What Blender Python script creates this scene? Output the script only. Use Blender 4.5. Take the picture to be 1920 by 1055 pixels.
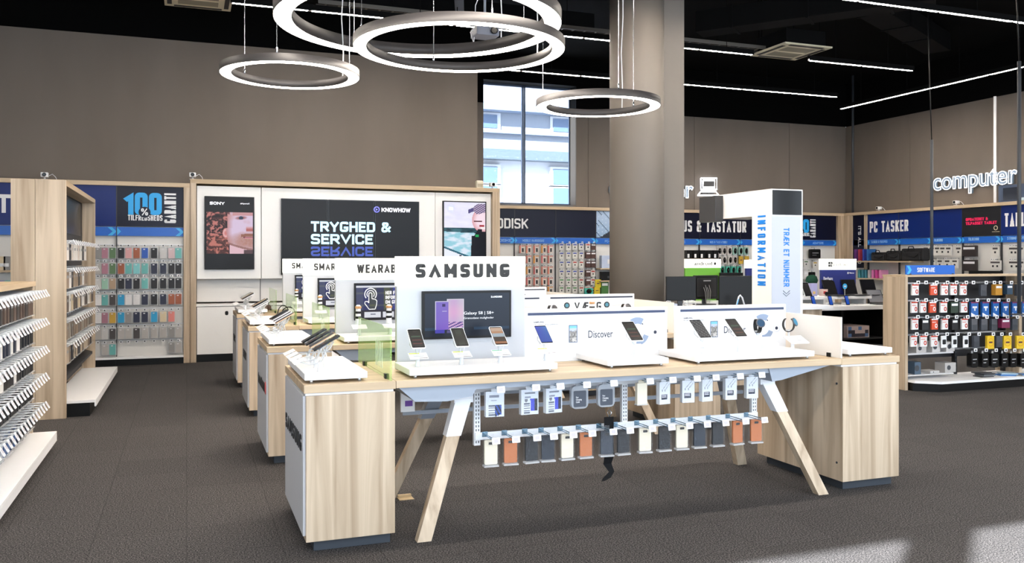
import bpy, bmesh, math, random
from mathutils import Vector, Matrix
for o in list(bpy.data.objects): bpy.data.objects.remove(o)
sc = bpy.context.scene
C = sc.collection
PI = math.pi
rnd = random.Random(7)
# ------------------------------------------------------------ camera, world, sun, exposure
F = 1621.0; HOR = 487.0; YAW = math.radians(20.62); SN, CS = math.sin(YAW), math.cos(YAW); EYE = 1.6
cam_d = bpy.data.cameras.new('camera'); cam = bpy.data.objects.new('camera', cam_d); C.objects.link(cam)
cam.location = (0, 0, EYE); cam.rotation_euler = (PI/2, 0, -YAW)
cam_d.sensor_width = 36; cam_d.sensor_fit = 'HORIZONTAL'; cam_d.lens = F/1920*36
cam_d.shift_y = -(527.5-HOR)/1920; cam_d.clip_start = 0.05; cam_d.clip_end = 200
sc.camera = cam
w = bpy.data.worlds.new('world'); sc.world = w; w.use_nodes = True
bg = w.node_tree.nodes['Background']; bg.inputs[0].default_value = (0.78, 0.885, 1.0, 1); bg.inputs[1].default_value = 3.4
sun_d = bpy.data.lights.new('sun', 'SUN'); sun_d.energy = 26.0; sun_d.angle = 0.012; sun_d.color = (0.92, 0.96, 1.0)
sun = bpy.data.objects.new('sun', sun_d); C.objects.link(sun)
sun.rotation_euler = Vector((1.2, 1.0, -0.93)).to_track_quat('-Z', 'Y').to_euler()
sc.view_settings.view_transform = 'Standard'; sc.view_settings.look = 'None'
sc.view_settings.exposure = 0.6; sc.view_settings.gamma = 1.0; sc.view_settings.use_curve_mapping = False
sc.cycles.use_denoising = True
sc.cycles.max_bounces = 6; sc.cycles.transparent_max_bounces = 16; sc.cycles.sample_clamp_indirect = 4
LED = 95.0      # emission strength of the ceiling light strips
RING = 20.0     # and of the ring lamps

# ------------------------------------------------------------ helpers
def ray(px, py):
    a = (px-960)/F
    return SN+a*CS, CS-a*SN, (HOR-py)/F
def at_y(px, py, Y):           # where a sight line meets the plane y = Y
    x, y, z = ray(px, py); d = Y/y
    return x*d, Y, EYE+z*d
def at_x(px, py, X):
    x, y, z = ray(px, py); d = X/x
    return X, y*d, EYE+z*d
def at_z(px, py, Z):
    x, y, z = ray(px, py); d = (Z-EYE)/z
    return x*d, y*d, Z

def srgb(r, g, b):
    f = lambda c: ((c/255+.055)/1.055)**2.4 if c > 10 else c/255/12.92
    return (f(r), f(g), f(b))
MATS = {}
def mat(name, rgb=(200, 200, 200), rough=.5, metal=0, emit=0, alpha=1, trans=0, spec=.5, coat=0):
    if name in MATS: return MATS[name]
    m = bpy.data.materials.new(name); m.use_nodes = True
    p = m.node_tree.nodes['Principled BSDF']; c = (*srgb(*rgb), 1)
    p.inputs['Base Color'].default_value = c; p.inputs['Roughness'].default_value = rough
    p.inputs['Metallic'].default_value = metal; p.inputs['Alpha'].default_value = alpha
    p.inputs['Specular IOR Level'].default_value = spec
    if coat: p.inputs['Coat Weight'].default_value = coat
    if trans: p.inputs['Transmission Weight'].default_value = trans
    if emit: p.inputs['Emission Color'].default_value = c; p.inputs['Emission Strength'].default_value = emit
    MATS[name] = m; return m
def noisy(name, c1, c2, scale=(1, 1, 1), nscale=5, rough=.6, detail=4, bump=0, low=.35, high=.65, dist=0):
    m = mat(name, c1, rough); nt = m.node_tree; N = nt.nodes; L = nt.links; p = N['Principled BSDF']
    tc = N.new('ShaderNodeTexCoord'); mp = N.new('ShaderNodeMapping'); nz = N.new('ShaderNodeTexNoise'); cr = N.new('ShaderNodeValToRGB')
    mp.inputs['Scale'].default_value = scale; nz.inputs['Scale'].default_value = nscale; nz.inputs['Detail'].default_value = detail
    nz.inputs['Distortion'].default_value = dist
    cr.color_ramp.elements[0].color = (*srgb(*c1), 1); cr.color_ramp.elements[1].color = (*srgb(*c2), 1)
    cr.color_ramp.elements[0].position = low; cr.color_ramp.elements[1].position = high
    L.new(tc.outputs['Object'], mp.inputs[0]); L.new(mp.outputs[0], nz.inputs[0]); L.new(nz.outputs[0], cr.inputs[0]); L.new(cr.outputs[0], p.inputs['Base Color'])
    if bump:
        b = N.new('ShaderNodeBump'); b.inputs['Strength'].default_value = bump; b.inputs['Distance'].default_value = .01
        L.new(nz.outputs[0], b.inputs['Height']); L.new(b.outputs[0], p.inputs['Normal'])
    return m
WOOD_V = noisy('oak_upright_grain', (160, 138, 112), (212, 193, 168), (7, 7, .3), 1.5, .5, 8, .0, .32, .66, .9)
WOOD_X = noisy('oak_long_grain', (182, 158, 126), (212, 190, 160), (.35, 9, 9), 1.6, .5, 6, 0, .3, .72, .3)
WOOD_Y = noisy('oak_cross_grain', (182, 158, 126), (212, 190, 160), (9, .35, 9), 1.6, .5, 6, 0, .3, .72, .3)
CARPET = noisy('charcoal_carpet', (3, 3, 3), (104, 99, 98), (1, 1, 1), 120, .95, 2, .3, .42, .68)
TAUPE = noisy('taupe_wall_paint', (116, 107, 98), (123, 114, 105), (1, 1, .3), 1.2, .85)
TAUPE2 = mat('taupe_column_paint', (128, 120, 112), .6)
BLACKP = mat('black_ceiling_paint', (6, 6, 6), .95, spec=.1)
DUCT = mat('black_duct_metal', (9, 9, 10), .8, spec=.15)
WHITE = mat('white_laminate', (246, 246, 247), .35)
WHITEM = mat('white_metal', (232, 234, 238), .3)
GREYM = mat('grey_powder_metal', (160, 168, 180), .45, .3)
LGREY = mat('light_grey_board', (196, 198, 203), .5)
DGREY = mat('dark_grey_metal', (58, 62, 68), .5)
BLACK = mat('black_plastic', (9, 9, 10), .4, spec=.3)
BLACKG = mat('black_gloss', (6, 6, 8), .12, spec=.3)
CHROME = mat('chrome_wire', (205, 212, 222), .22, .9)
BLUEWIRE = mat('zinc_wire', (150, 180, 200), .25, .8)
NAVY = mat('navy_sign_print', (12, 38, 108), .35, spec=.25)
NIGHT = mat('midnight_sign_print', (9, 13, 38), .35, spec=.25)
BLUE = mat('royal_blue_print', (20, 98, 196), .4)
CYAN = mat('cyan_print', (60, 175, 235), .4)
INK = mat('black_print', (30, 32, 36), .5)
WHINK = mat('white_print', (240, 240, 242), .5)
PLINTH = mat('slate_plinth', (52, 58, 66), .6)
PLAST = mat('clear_plastic', (225, 232, 238), .15, alpha=.045)
PLASTM = mat('milky_plastic', (228, 230, 232), .25, alpha=.55)
def make_led(name, s, rgb=(255, 243, 229)): return mat(name, rgb, .5, emit=s)
LEDM = make_led('led_strip_light', LED); RINGM = make_led('ring_diffuser_light', RING)
LIGHTBOX = mat('backlit_acrylic', (255, 252, 240), .4, emit=1.0)

class MB:
    """collects shapes, then becomes one mesh object"""
    def __init__(s): s.b = bmesh.new(); s.mi = 0
    def m(s, i): s.mi = i; return s
    def _tag(s, fs):
        for f in fs: f.material_index = s.mi
    def box(s, x0, y0, z0, x1, y1, z1, bev=0, M=None):
        r = bmesh.ops.create_cube(s.b, size=1); vs = r['verts']
        for v in vs:
            v.co = Vector(((x0+x1)/2+v.co.x*(x1-x0), (y0+y1)/2+v.co.y*(y1-y0), (z0+z1)/2+v.co.z*(z1-z0)))
        if bev:
            es = list({e for v in vs for e in v.link_edges})
            rr = bmesh.ops.bevel(s.b, geom=es, offset=bev, segments=2, affect='EDGES', profile=.6)
            vs = list({v for f in rr['faces'] for v in f.verts} | {v for v in vs if v.is_valid})
        fs = {f for v in vs for f in v.link_faces}
        s._tag(fs)
        if M is not None: bmesh.ops.transform(s.b, matrix=M, verts=vs)
        return s
    def prism(s, pts, thick, M=None, axis='Y'):
        """outline in (u, v), depth thick; axis Y: u->x v->z, X: u->y v->z, Z: u->x v->y"""
        t0, t1 = thick
        def P(u, v, t): return {'Y': (u, t, v), 'X': (t, u, v), 'Z': (u, v, t)}[axis]
        a = [s.b.verts.new(P(u, v, t0)) for u, v in pts]; b = [s.b.verts.new(P(u, v, t1)) for u, v in pts]
        fs = [s.b.faces.new(a), s.b.faces.new(b[::-1])]
        n = len(pts)
        for i in range(n): fs.append(s.b.faces.new((a[i], b[i], b[(i+1) % n], a[(i+1) % n])))
        s._tag(fs)
        bmesh.ops.recalc_face_normals(s.b, faces=fs)
        if M is not None: bmesh.ops.transform(s.b, matrix=M, verts=a+b)
        return s
    def rrect(s, x0, z0, x1, z1, thick, r=.01, M=None, axis='Y', seg=4):
        pts = []
        for cx, cz, a0 in ((x1-r, z1-r, 0), (x0+r, z1-r, 90), (x0+r, z0+r, 180), (x1-r, z0+r, 270)):
            for k in range(seg+1):
                a = math.radians(a0+90*k/seg); pts.append((cx+r*math.cos(a), cz+r*math.sin(a)))
        return s.prism(pts, thick, M, axis)
    def beam(s, p, q, wx, wy, top=None):
        """square bar between two points, section wx by wy kept level at both ends"""
        tx, ty = top or (wx, wy)
        vs = []
        for (c, a, b) in ((p, wx, wy), (q, tx, ty)):
            for dx, dy in ((-1, -1), (1, -1), (1, 1), (-1, 1)): vs.append(s.b.verts.new((c[0]+dx*a/2, c[1]+dy*b/2, c[2])))
        fs = [s.b.faces.new(vs[0:4][::-1]), s.b.faces.new(vs[4:8])]
        for i in range(4): j = (i+1) % 4; fs.append(s.b.faces.new((vs[i], vs[j], vs[4+j], vs[4+i])))
        s._tag(fs); return s
    def tube(s, pts, r, n=6, cap=True):
        pts = [Vector(p) for p in pts]; rings = []; prev = None
        for i, p in enumerate(pts):
            t = (pts[min(i+1, len(pts)-1)]-pts[max(i-1, 0)]).normalized()
            if prev is None: prev = Vector((0, 0, 1)) if abs(t.z) < .9 else Vector((1, 0, 0))
            u = (prev-t*prev.dot(t)).normalized(); v = t.cross(u); prev = u
            rr = r[i] if isinstance(r, (list, tuple)) else r
            rings.append([s.b.verts.new(p+(u*math.cos(2*PI*k/n)+v*math.sin(2*PI*k/n))*rr) for k in range(n)])
        fs = []
        for a, b in zip(rings, rings[1:]):
            for k in range(n): fs.append(s.b.faces.new((a[k], a[(k+1) % n], b[(k+1) % n], b[k])))
        if cap and n > 2: fs.append(s.b.faces.new(rings[0][::-1])); fs.append(s.b.faces.new(rings[-1]))
        for f in fs: f.smooth = n > 5
        s._tag(fs); return s
    def lathe(s, prof, c=(0, 0, 0), n=32, M=None, smooth=True, cap=True):
        rings = [[s.b.verts.new((c[0]+r*math.cos(2*PI*k/n), c[1]+r*math.sin(2*PI*k/n), c[2]+z)) for k in range(n)] for r, z in prof]
        fs = []
        for a, b in zip(rings, rings[1:]):
            for k in range(n): fs.append(s.b.faces.new((a[k], a[(k+1) % n], b[(k+1) % n], b[k])))
        for f in fs: f.smooth = smooth
        if cap and prof[0][0] > 0: fs.append(s.b.faces.new(rings[0][::-1]))
        if cap and prof[-1][0] > 0: fs.append(s.b.faces.new(rings[-1]))
        s._tag(fs)
        if M is not None: bmesh.ops.transform(s.b, matrix=M, verts=[v for r in rings for v in r])
        return s
    def build(s, name, mats, parent=None, world=False, loc=None, rot=None):
        me = bpy.data.meshes.new(name)
        if world and parent is not None: bmesh.ops.translate(s.b, vec=-Vector(parent.location), verts=s.b.verts)
        s.b.to_mesh(me); s.b.free()
        for m in (mats if isinstance(mats, (list, tuple)) else [mats]): me.materials.append(m)
        o = bpy.data.objects.new(name, me); C.objects.link(o); o.parent = parent
        if loc is not None: o.location = loc
        if rot is not None: o.rotation_euler = rot
        return o
def tag(o, label=None, cat=None, group=None, kind=None):
    if label: o['label'] = label
    if cat: o['category'] = cat
    if group: o['group'] = group
    if kind: o['kind'] = kind
    return o
def thing(name, label, cat, loc=(0, 0, 0), rz=0, group=None):
    o = bpy.data.objects.new(name, None); C.objects.link(o); o.location = loc; o.rotation_euler = (0, 0, rz); o.empty_display_size = .05
    return tag(o, label, cat, group)
KIDS = {}
def dup(o, loc=None, rot=None, parent=None, label=None, group=None):
    c = o.copy(); C.objects.link(c)
    if parent is not None: c.parent = parent
    if loc is not None: c.location = loc
    if rot is not None: c.rotation_euler = rot
    if label: c['label'] = label
    if group: c['group'] = group
    for ch in o.children: dup(ch, parent=c)
    return c
def struct(mb, name, mats): return tag(mb.build(name, mats), kind='structure')
_fc = {}
def text(body, W, H, m, parent, loc, rz=0, roll=0, bold=0.0, t=.004, name='lettering', world=True, space=1.0, tilt=0):
    """raised lettering, fitted to width W and height H, centred on loc; rz 0 faces -y, -90 deg faces -x, 90 deg faces +x"""
    key = (body, round(W, 4), round(H, 4), bold, space, roll, t)
    if key not in _fc:
        cu = bpy.data.curves.new('lettering', 'FONT'); cu.body = body; cu.size = 1; cu.offset = bold; cu.space_character = space; cu.extrude = .02; cu.resolution_u = 3
        ob = bpy.data.objects.new('lettering', cu); C.objects.link(ob)
        dg = bpy.context.evaluated_depsgraph_get(); me = bpy.data.meshes.new_from_object(ob.evaluated_get(dg))
        bpy.data.objects.remove(ob)
        xs = [v.co.x for v in me.vertices]; ys = [v.co.y for v in me.vertices]
        x0, x1, y0, y1 = min(xs), max(xs), min(ys), max(ys)
        cr, sr = math.cos(roll), math.sin(roll)
        for v in me.vertices:
            u = ((v.co.x-x0)/(x1-x0)-.5)*W; q = ((v.co.y-y0)/(y1-y0)-.5)*H; d = t if v.co.z > 0 else -.0005
            v.co = (u*cr-q*sr, -d, u*sr+q*cr)
        me.materials.clear(); _fc[key] = me
    me = _fc[key]
    if me.materials and me.materials[0] != m: me = me.copy(); me.materials.clear()
    if not me.materials: me.materials.append(m)
    o = bpy.data.objects.new(name, me); C.objects.link(o); o.parent = parent
    l = Vector(loc)
    if world and parent is not None: l -= parent.location
    o.location = l; o.rotation_euler = (tilt, 0, rz)
    return o
_pm = {}
def picmat(emit):
    if emit not in _pm:
        m = mat('printed_picture_%g' % emit if not emit else 'screen_picture_%g' % emit, rough=.3); nt = m.node_tree; p = nt.nodes['Principled BSDF']
        a = nt.nodes.new('ShaderNodeVertexColor'); a.layer_name = 'Col'
        if not emit: nt.links.new(a.outputs[0], p.inputs['Base Color'])
        else: p.inputs['Base Color'].default_value = (.004, .004, .005, 1)
        if emit: nt.links.new(a.outputs[0], p.inputs['Emission Color']); p.inputs['Emission Strength'].default_value = emit*.66; p.inputs['Specular IOR Level'].default_value = .2
        _pm[emit] = m
    return _pm[emit]
def picture(fn, W, H, nx, ny, parent, loc, rz=0, emit=0, name='screen_picture', tilt=0, world=True):
    """flat picture (a print or a screen image) made of small coloured cells; fn(u, v) gives 0-255 colours, v up"""
    me = bpy.data.meshes.new(name); vs = []; fs = []
    for j in range(ny+1):
        for i in range(nx+1): vs.append(((i/nx-.5)*W, 0, (j/ny-.5)*H))
    for j in range(ny):
        for i in range(nx): a = j*(nx+1)+i; fs.append((a, a+1, a+nx+2, a+nx+1))
    me.from_pydata(vs, [], fs)
    ca = me.color_attributes.new('Col', 'FLOAT_COLOR', 'CORNER'); k = 0
    for j in range(ny):
        for i in range(nx):
            c = (*srgb(*fn((i+.5)/nx, (j+.5)/ny)), 1)
            for _ in range(4): ca.data[k].color = c; k += 1
    me.materials.append(picmat(emit))
    o = bpy.data.objects.new(name, me); C.objects.link(o); o.parent = parent
    l = Vector(loc)
    if world and parent is not None: l -= parent.location
    o.location = l; o.rotation_euler = (tilt, 0, rz); return o
ORD = ['zeroth', 'first', 'second', 'third', 'fourth', 'fifth', 'sixth', 'seventh', 'eighth', 'ninth', 'tenth', 'eleventh', 'twelfth', 'thirteenth', 'fourteenth', 'fifteenth', 'sixteenth', 'seventeenth', 'eighteenth', 'nineteenth', 'twentieth']
# ------------------------------------------------------------ block lettering built from strokes (condensed sign lettering)
G_ = {}
def _g(ch, w, *st): G_[ch] = (w, st)
_g('A', .62, ('s', [(0, 0), (.5, 1), (1, 0)]), ('s', [(.2, .27), (.8, .27)])); _g('Λ', .66, ('s', [(0, 0), (.5, 1), (1, 0)]))
_g('B', .5, ('s', [(0, 0), (0, 1)]), ('r', [(0, 1), (.95, 1), (.95, .53), (0, .53)]), ('r', [(0, .53), (1, .53), (1, 0), (0, 0)]))
_g('C', .5, ('R', [(1, .68), (1, 1), (0, 1), (0, 0), (1, 0), (1, .32)])); _g('D', .52, ('s', [(0, 0), (0, 1)]), ('r', [(0, 1), (1, 1), (1, 0), (0, 0)]))
_g('E', .42, ('s', [(1, 1), (0, 1), (0, 0), (1, 0)]), ('s', [(0, .52), (.85, .52)])); _g('F', .42, ('s', [(1, 1), (0, 1), (0, 0)]), ('s', [(0, .5), (.85, .5)]))
_g('G', .52, ('R', [(1, .82), (1, 1), (0, 1), (0, 0), (1, 0), (1, .4)]), ('s', [(.62, .4), (1, .4)])); _g('H', .52, ('s', [(0, 0), (0, 1)]), ('s', [(1, 0), (1, 1)]), ('s', [(0, .52), (1, .52)]))
_g('I', 0, ('s', [(0, 0), (0, 1)])); _g('J', .4, ('r', [(1, 1), (1, 0), (0, 0), (0, .3)])); _g('K', .54, ('s', [(0, 0), (0, 1)]), ('s', [(1, 1), (.05, .4)]), ('s', [(.35, .6), (1, 0)]))
_g('L', .4, ('s', [(0, 1), (0, 0), (1, 0)])); _g('M', .74, ('s', [(0, 0), (0, 1)]), ('s', [(1, 0), (1, 1)]), ('R', [(0, 1), (.5, .22)]), ('R', [(1, 1), (.5, .22)])); _g('N', .56, ('s', [(0, 0), (0, 1)]), ('s', [(1, 0), (1, 1)]), ('R', [(0, 1), (1, 0)]))
_g('O', .52, ('c', [(0, 0), (0, 1), (1, 1), (1, 0)])); _g('P', .5, ('s', [(0, 0), (0, 1)]), ('r', [(0, 1), (1, 1), (1, .45), (0, .45)])); _g('0', .5, ('c', [(0, 0), (0, 1), (1, 1), (1, 0)]))
_g('R', .52, ('s', [(0, 0), (0, 1)]), ('r', [(0, 1), (1, 1), (1, .47), (0, .47)]), ('s', [(.5, .47), (1, 0)])); _g('S', .5, ('R', [(1, .8), (1, 1), (0, 1), (0, .52), (1, .48), (1, 0), (0, 0), (0, .2)]))
_g('T', .5, ('s', [(0, 1), (1, 1)]), ('s', [(.5, 1), (.5, 0)])); _g('U', .52, ('r', [(0, 1), (0, 0), (1, 0), (1, 1)])); _g('V', .6, ('s', [(0, 1), (.5, 0), (1, 1)]))
_g('W', .9, ('s', [(0, 1), (.25, 0)]), ('s', [(.25, 0), (.5, .9)]), ('s', [(.5, .9), (.75, 0)]), ('s', [(.75, 0), (1, 1)])); _g('X', .56, ('s', [(0, 0), (1, 1)]), ('s', [(0, 1), (1, 0)])); _g('Y', .56, ('s', [(0, 1), (.5, .42), (1, 1)]), ('s', [(.5, .42), (.5, 0)]))
_g('Z', .48, ('s', [(0, 1), (1, 1), (0, 0), (1, 0)])); _g('Æ', .85, ('s', [(0, 0), (.45, 1), (1, 1)]), ('s', [(.55, 1), (.55, 0), (1, 0)]), ('s', [(.2, .3), (.55, .3)]), ('s', [(.55, .54), (.92, .54)]))
_g('Ø', .54, ('c', [(0, 0), (0, 1), (1, 1), (1, 0)]), ('s', [(.1, .05), (.9, .95)])); _g('1', .25, ('s', [(0, .78), (1, 1), (1, 0)])); _g('7', .45, ('s', [(0, 1), (1, 1), (.35, 0)])); _g('8', .5, ('c', [(0, 0), (0, 1), (1, 1), (1, 0)]), ('s', [(0, .52), (1, .52)]))
_g('2', .48, ('r', [(0, .72), (0, 1), (1, 1), (1, .5), (0, .0), (1, 0)]))
_g('&', .62, ('r', [(.95, 0), (.1, .8), (.1, 1), (.7, 1), (.7, .72), (0, .42), (0, 0), (.6, 0), (1, .48)])); _g('%', .7, ('c', [(0, .62), (0, 1), (.3, 1), (.3, .62)]), ('c', [(.7, 0), (.7, .38), (1, .38), (1, 0)]), ('s', [(.15, 0), (.85, 1)]))
_g(' ', .18); _g('-', .3, ('s', [(0, .45), (1, .45)])); _g("'", 0, ('s', [(0, .8), (0, 1)]))
_sc = {}
def stext(body, W, H, m, parent, loc, rz=0, roll=0, wt=.16, gap=.14, t=.004, name='lettering', world=True, rad=.3, lead=.35):
    """block capitals fitted to W x H; wt = stroke weight as a share of the letter height"""
    key = (body, round(W, 4), round(H, 4), wt, gap, roll, t, rad, m.name)
    if key not in _sc:
        lines = body.split('\n'); nl = len(lines); h = H/(nl+lead*(nl-1)); sw = wt*h; bm_ = bmesh.new()
        def unit(l): return sum(G_[c][0] for c in l), len(l)
        # one horizontal scale for all lines, set by the widest
        best = min((W-n*sw-(n-1)*gap*h)/max(u, .01) for u, n in map(unit, lines))
        for li, l in enumerate(lines):
            x = -W/2; y0 = H/2-h-li*h*(1+lead)
            for c in l:
                w_, st = G_[c]; gw = w_*best; r0 = rad*min(max(gw, .01), h)
                for si, (kind, pts) in enumerate(st):
                    P = [Vector((x+sw/2+p[0]*gw, y0+sw/2+p[1]*(h-sw))) for p in pts]
                    closed = kind == 'c'
                    if kind in 'rRc':
                        Q = []; n = len(P)
                        for i, p in enumerate(P):
                            if not closed and i in (0, n-1): Q.append(p); continue
                            a = P[(i-1) % n]-p; b_ = P[(i+1) % n]-p; rr = min(r0, a.length*.49, b_.length*.49); a.normalize(); b_.normalize()
                            for k in range(5):
                                s_ = k/4; Q.append(p+a*rr*(1-s_)**2+b_*rr*s_**2)
                        P = Q
                    n = len(P)
                    if not closed and kind != 'R':
                        P[0] = P[0]-(P[1]-P[0]).normalized()*sw/2; P[-1] = P[-1]+(P[-1]-P[-2]).normalized()*sw/2
                    L_, R_ = [], []
                    for i, p in enumerate(P):
                        d1 = (P[(i+1) % n]-p) if (closed or i < n-1) else (p-P[i-1]); d0 = (p-P[i-1]) if (closed or i > 0) else d1
                        d0 = d0.normalized(); d1 = d1.normalized(); nn = Vector((-d0.y-d1.y, d0.x+d1.x))
                        if nn.length < 1e-5: nn = Vector((-d0.y, d0.x))
                        nn.normalize(); q = max(.35, nn.dot(Vector((-d0.y, d0.x)))); o = nn*(sw/2/q)
                        L_.append(p+o); R_.append(p-o)
                    cl = lambda v: Vector((v.x, min(max(v.y, y0), y0+h)))
                    def V(v, d):
                        v = cl(v); cr, sr = math.cos(roll), math.sin(roll); return bm_.verts.new((v.x*cr-v.y*sr, d, v.x*sr+v.y*cr))
                    tt_ = t+.0005*si; lf = [V(v, -tt_) for v in L_]; rf = [V(v, -tt_) for v in R_]; lb = [V(v, .0005+.0002*si) for v in L_]; rb = [V(v, .0005+.0002*si) for v in R_]
                    for i in range(n if closed else n-1):
                        j = (i+1) % n
                        for f in ((rf[i], rf[j], lf[j], lf[i]), (lf[i], lf[j], lb[j], lb[i]), (rb[i], rb[j], rf[j], rf[i])):
                            try: bm_.faces.new(f)
                            except ValueError: pass
                    if not closed: bm_.faces.new((lf[0], lb[0], rb[0], rf[0])); bm_.faces.new((rf[-1], rb[-1], lb[-1], lf[-1]))
                x += gw+sw+gap*h
        me = bpy.data.meshes.new('lettering'); bm_.to_mesh(me); bm_.free(); me.materials.append(m); _sc[key] = me
    o = bpy.data.objects.new(name, _sc[key]); C.objects.link(o); o.parent = parent
    l = Vector(loc)
    if world and parent is not None: l -= parent.location
    o.location = l; o.rotation_euler = (0, 0, rz); return o
# ------------------------------------------------------------ the room
def carpet_tiles():
    m = CARPET; nt = m.node_tree; N = nt.nodes; L = nt.links
    tc = N.new('ShaderNodeTexCoord'); br = N.new('ShaderNodeTexBrick'); br.offset = 0; br.inputs['Scale'].default_value = 1
    br.inputs['Brick Width'].default_value = .5; br.inputs['Row Height'].default_value = .5; br.inputs['Mortar Size'].default_value = .004
    br.inputs['Color1'].default_value = (1, 1, 1, 1); br.inputs['Color2'].default_value = (.86, .86, .86, 1); br.inputs['Mortar'].default_value = (.6, .6, .6, 1)
    mx = N.new('ShaderNodeMix'); mx.data_type = 'RGBA'; mx.blend_type = 'MULTIPLY'; mx.inputs[0].default_value = 1
    src = N['Principled BSDF'].inputs['Base Color'].links[0].from_socket
    L.new(tc.outputs['Object'], br.inputs[0]); L.new(src, mx.inputs[6]); L.new(br.outputs[0], mx.inputs[7]); L.new(mx.outputs[2], N['Principled BSDF'].inputs['Base Color'])
carpet_tiles()
ZT = 5.15; ZC = 6.3; YB = 15.0; YR = 18.5; XR = 16.5; XL = -6.0; XE = 4.97
struct(MB().box(XL-.2, -1.2, -.1, XR+.2, 18.9, 0), 'floor', CARPET)
struct(MB().box(XL-.2, -1.2, ZC, XR+.2, 18.9, ZC+.1), 'ceiling', BLACKP)
def wall(name, a, b, z0=0, z1=ZT, m=TAUPE):
    return struct(MB().box(a[0], a[1], z0, b[0], b[1], z1), name, m)
wall('wall_back', (XL, YB), (XE, YB+.2)); wall('wall_back_upper', (XL, YB-.01), (XE, YB+.2), ZT, ZC, BLACKP)
wall('wall_return', (XE-.2, YB+.2), (XE, YR)); wall('wall_return_upper', (XE-.2, YB+.2), (XE, YR), ZT, ZC, BLACKP)
WX0, WX1, WZ0, WZ1 = 6.27, 8.57, 2.88, 5.68
wall('wall_far', (XE-.2, YR), (WX0, YR+.4)); wall('wall_far_upper', (XE-.2, YR-.01), (WX0, YR+.4), ZT, ZC, BLACKP)
wall('wall_far_under_window', (WX0, YR), (WX1, YR+.4), 0, WZ0)
wall('wall_far_lintel', (WX0, YR-.01), (WX1, YR+.4), WZ1, ZC, BLACKP)
b = MB(); xs = [WX1, at_y(1103, 300, YR)[0], at_y(1302, 300, YR)[0], at_y(1480, 300, YR)[0], XR]
for a_, c_ in zip(xs, xs[1:]): b.box(a_+.006, YR, 0, c_-.006, YR+.02, ZT)
b.box(WX1, YR+.02, 0, XR+.2, YR+.4, ZT); struct(b, 'wall_far_panelled', TAUPE)
wall('wall_far_panelled_upper', (WX1, YR-.01), (XR, YR+.4), ZT, ZC, BLACKP)
b = MB(); ys = [YR, at_x(1706, 300, XR)[1], at_x(1866, 300, XR)[1], 10, 7, 4, 1, -1]
for a_, c_ in zip(ys, ys[1:]): b.box(XR, c_+.006, 0, XR+.02, a_-.006, ZT)
b.box(XR+.02, -1, 0, XR+.2, YR, ZT); struct(b, 'wall_side', TAUPE)
wall('wall_side_upper', (XR-.01, -1), (XR+.2, YR), ZT, ZC, BLACKP)
wall('wall_left', (XL-.2, -1), (XL, YB)); wall('wall_left_upper', (XL-.2, -1), (XL+.01, YB), ZT, ZC, BLACKP)
# window in the far wall
b = MB(); yg = YR+.36; cx = (at_y(981, 300, yg)[0]); fr = mat('window_frame_blue_grey', (70, 84, 108), .4)
for x in (WX0, WX1-.025): b.box(x, yg-.02, WZ0, x+.025, yg+.02, WZ1)
b.box(cx-.04, yg-.04, WZ0, cx-.012, yg+.04, WZ1); b.box(cx+.012, yg-.04, WZ0, cx+.04, yg+.04, WZ1)
b.box(WX0, yg-.04, WZ1-.05, WX1, yg+.04, WZ1); b.box(WX0, yg-.04, WZ0, WX1, yg+.04, WZ0+.05)
win = struct(b, 'window_1', fr)
MB().box(WX0, yg-.005, WZ0, WX1, yg+.005, WZ1).build('pane', mat('window_glass', (235, 244, 255), .03, alpha=.08), win)
MB().box(WX0-.02, YR-.06, WZ0-.06, WX1-.1, YR+.3, WZ0-.005).build('sill', mat('grey_sill', (105, 105, 108), .5), win)
# shop front behind the camera: header and mullions with open daylight between them
hz = 4.54
b = MB(); b.box(XL, -1.06, hz, XR, -1.0, ZC); b.box(XL, -1.06, 0, XR, -1.0, .25)
mx_ = [(-6, -5.75), (-1.94, -1.49), (2.4, 2.85), (6.9, 7.35), (11.4, 11.85), (16.2, 16.5)]
for x0, x1 in mx_: b.box(x0, -1.06, .25, x1, -1.0, hz)
struct(b, 'wall_front', TAUPE)
# building across the street, seen through the window
fac = thing('neighbouring_building', 'pale rendered building across the street, seen through the window', 'building', (9, 28, 0))
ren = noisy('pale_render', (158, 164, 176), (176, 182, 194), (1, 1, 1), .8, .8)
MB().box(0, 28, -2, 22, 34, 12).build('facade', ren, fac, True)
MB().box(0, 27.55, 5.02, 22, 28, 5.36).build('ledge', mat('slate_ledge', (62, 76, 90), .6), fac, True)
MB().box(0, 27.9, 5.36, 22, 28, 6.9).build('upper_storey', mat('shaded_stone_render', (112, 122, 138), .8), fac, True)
MB().box(0, 27.4, 6.65, 22, 28, 6.9).build('cornice', mat('cool_grey_cornice', (96, 110, 132), .6), fac, True)
MB().box(0, 27.7, 5.92, 22, 28, 6.02).build('moulding', mat('cool_grey_cornice'), fac, True)
for wx0 in (at_y(1034, 340, 28)[0], at_y(905, 340, 28)[0]-.15, at_y(905, 340, 28)[0]-4, at_y(1034, 340, 28)[0]+4):
    for z0, z1 in ((2.9, 4.12), (4.24, 4.78), (6.1, 6.55)):
        wf = MB().box(wx0-.1, 27.86, z0-.08, wx0+.75, 28.02, z1+.08).build('window_casing', ren, fac, True)
        MB().box(wx0, 27.83, z0, wx0+.62, 27.88, z1).build('window_pane', mat('street_window_glass', (70, 90, 120), .3, spec=.2), wf, False).location = -Vector(fac.location)
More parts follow.
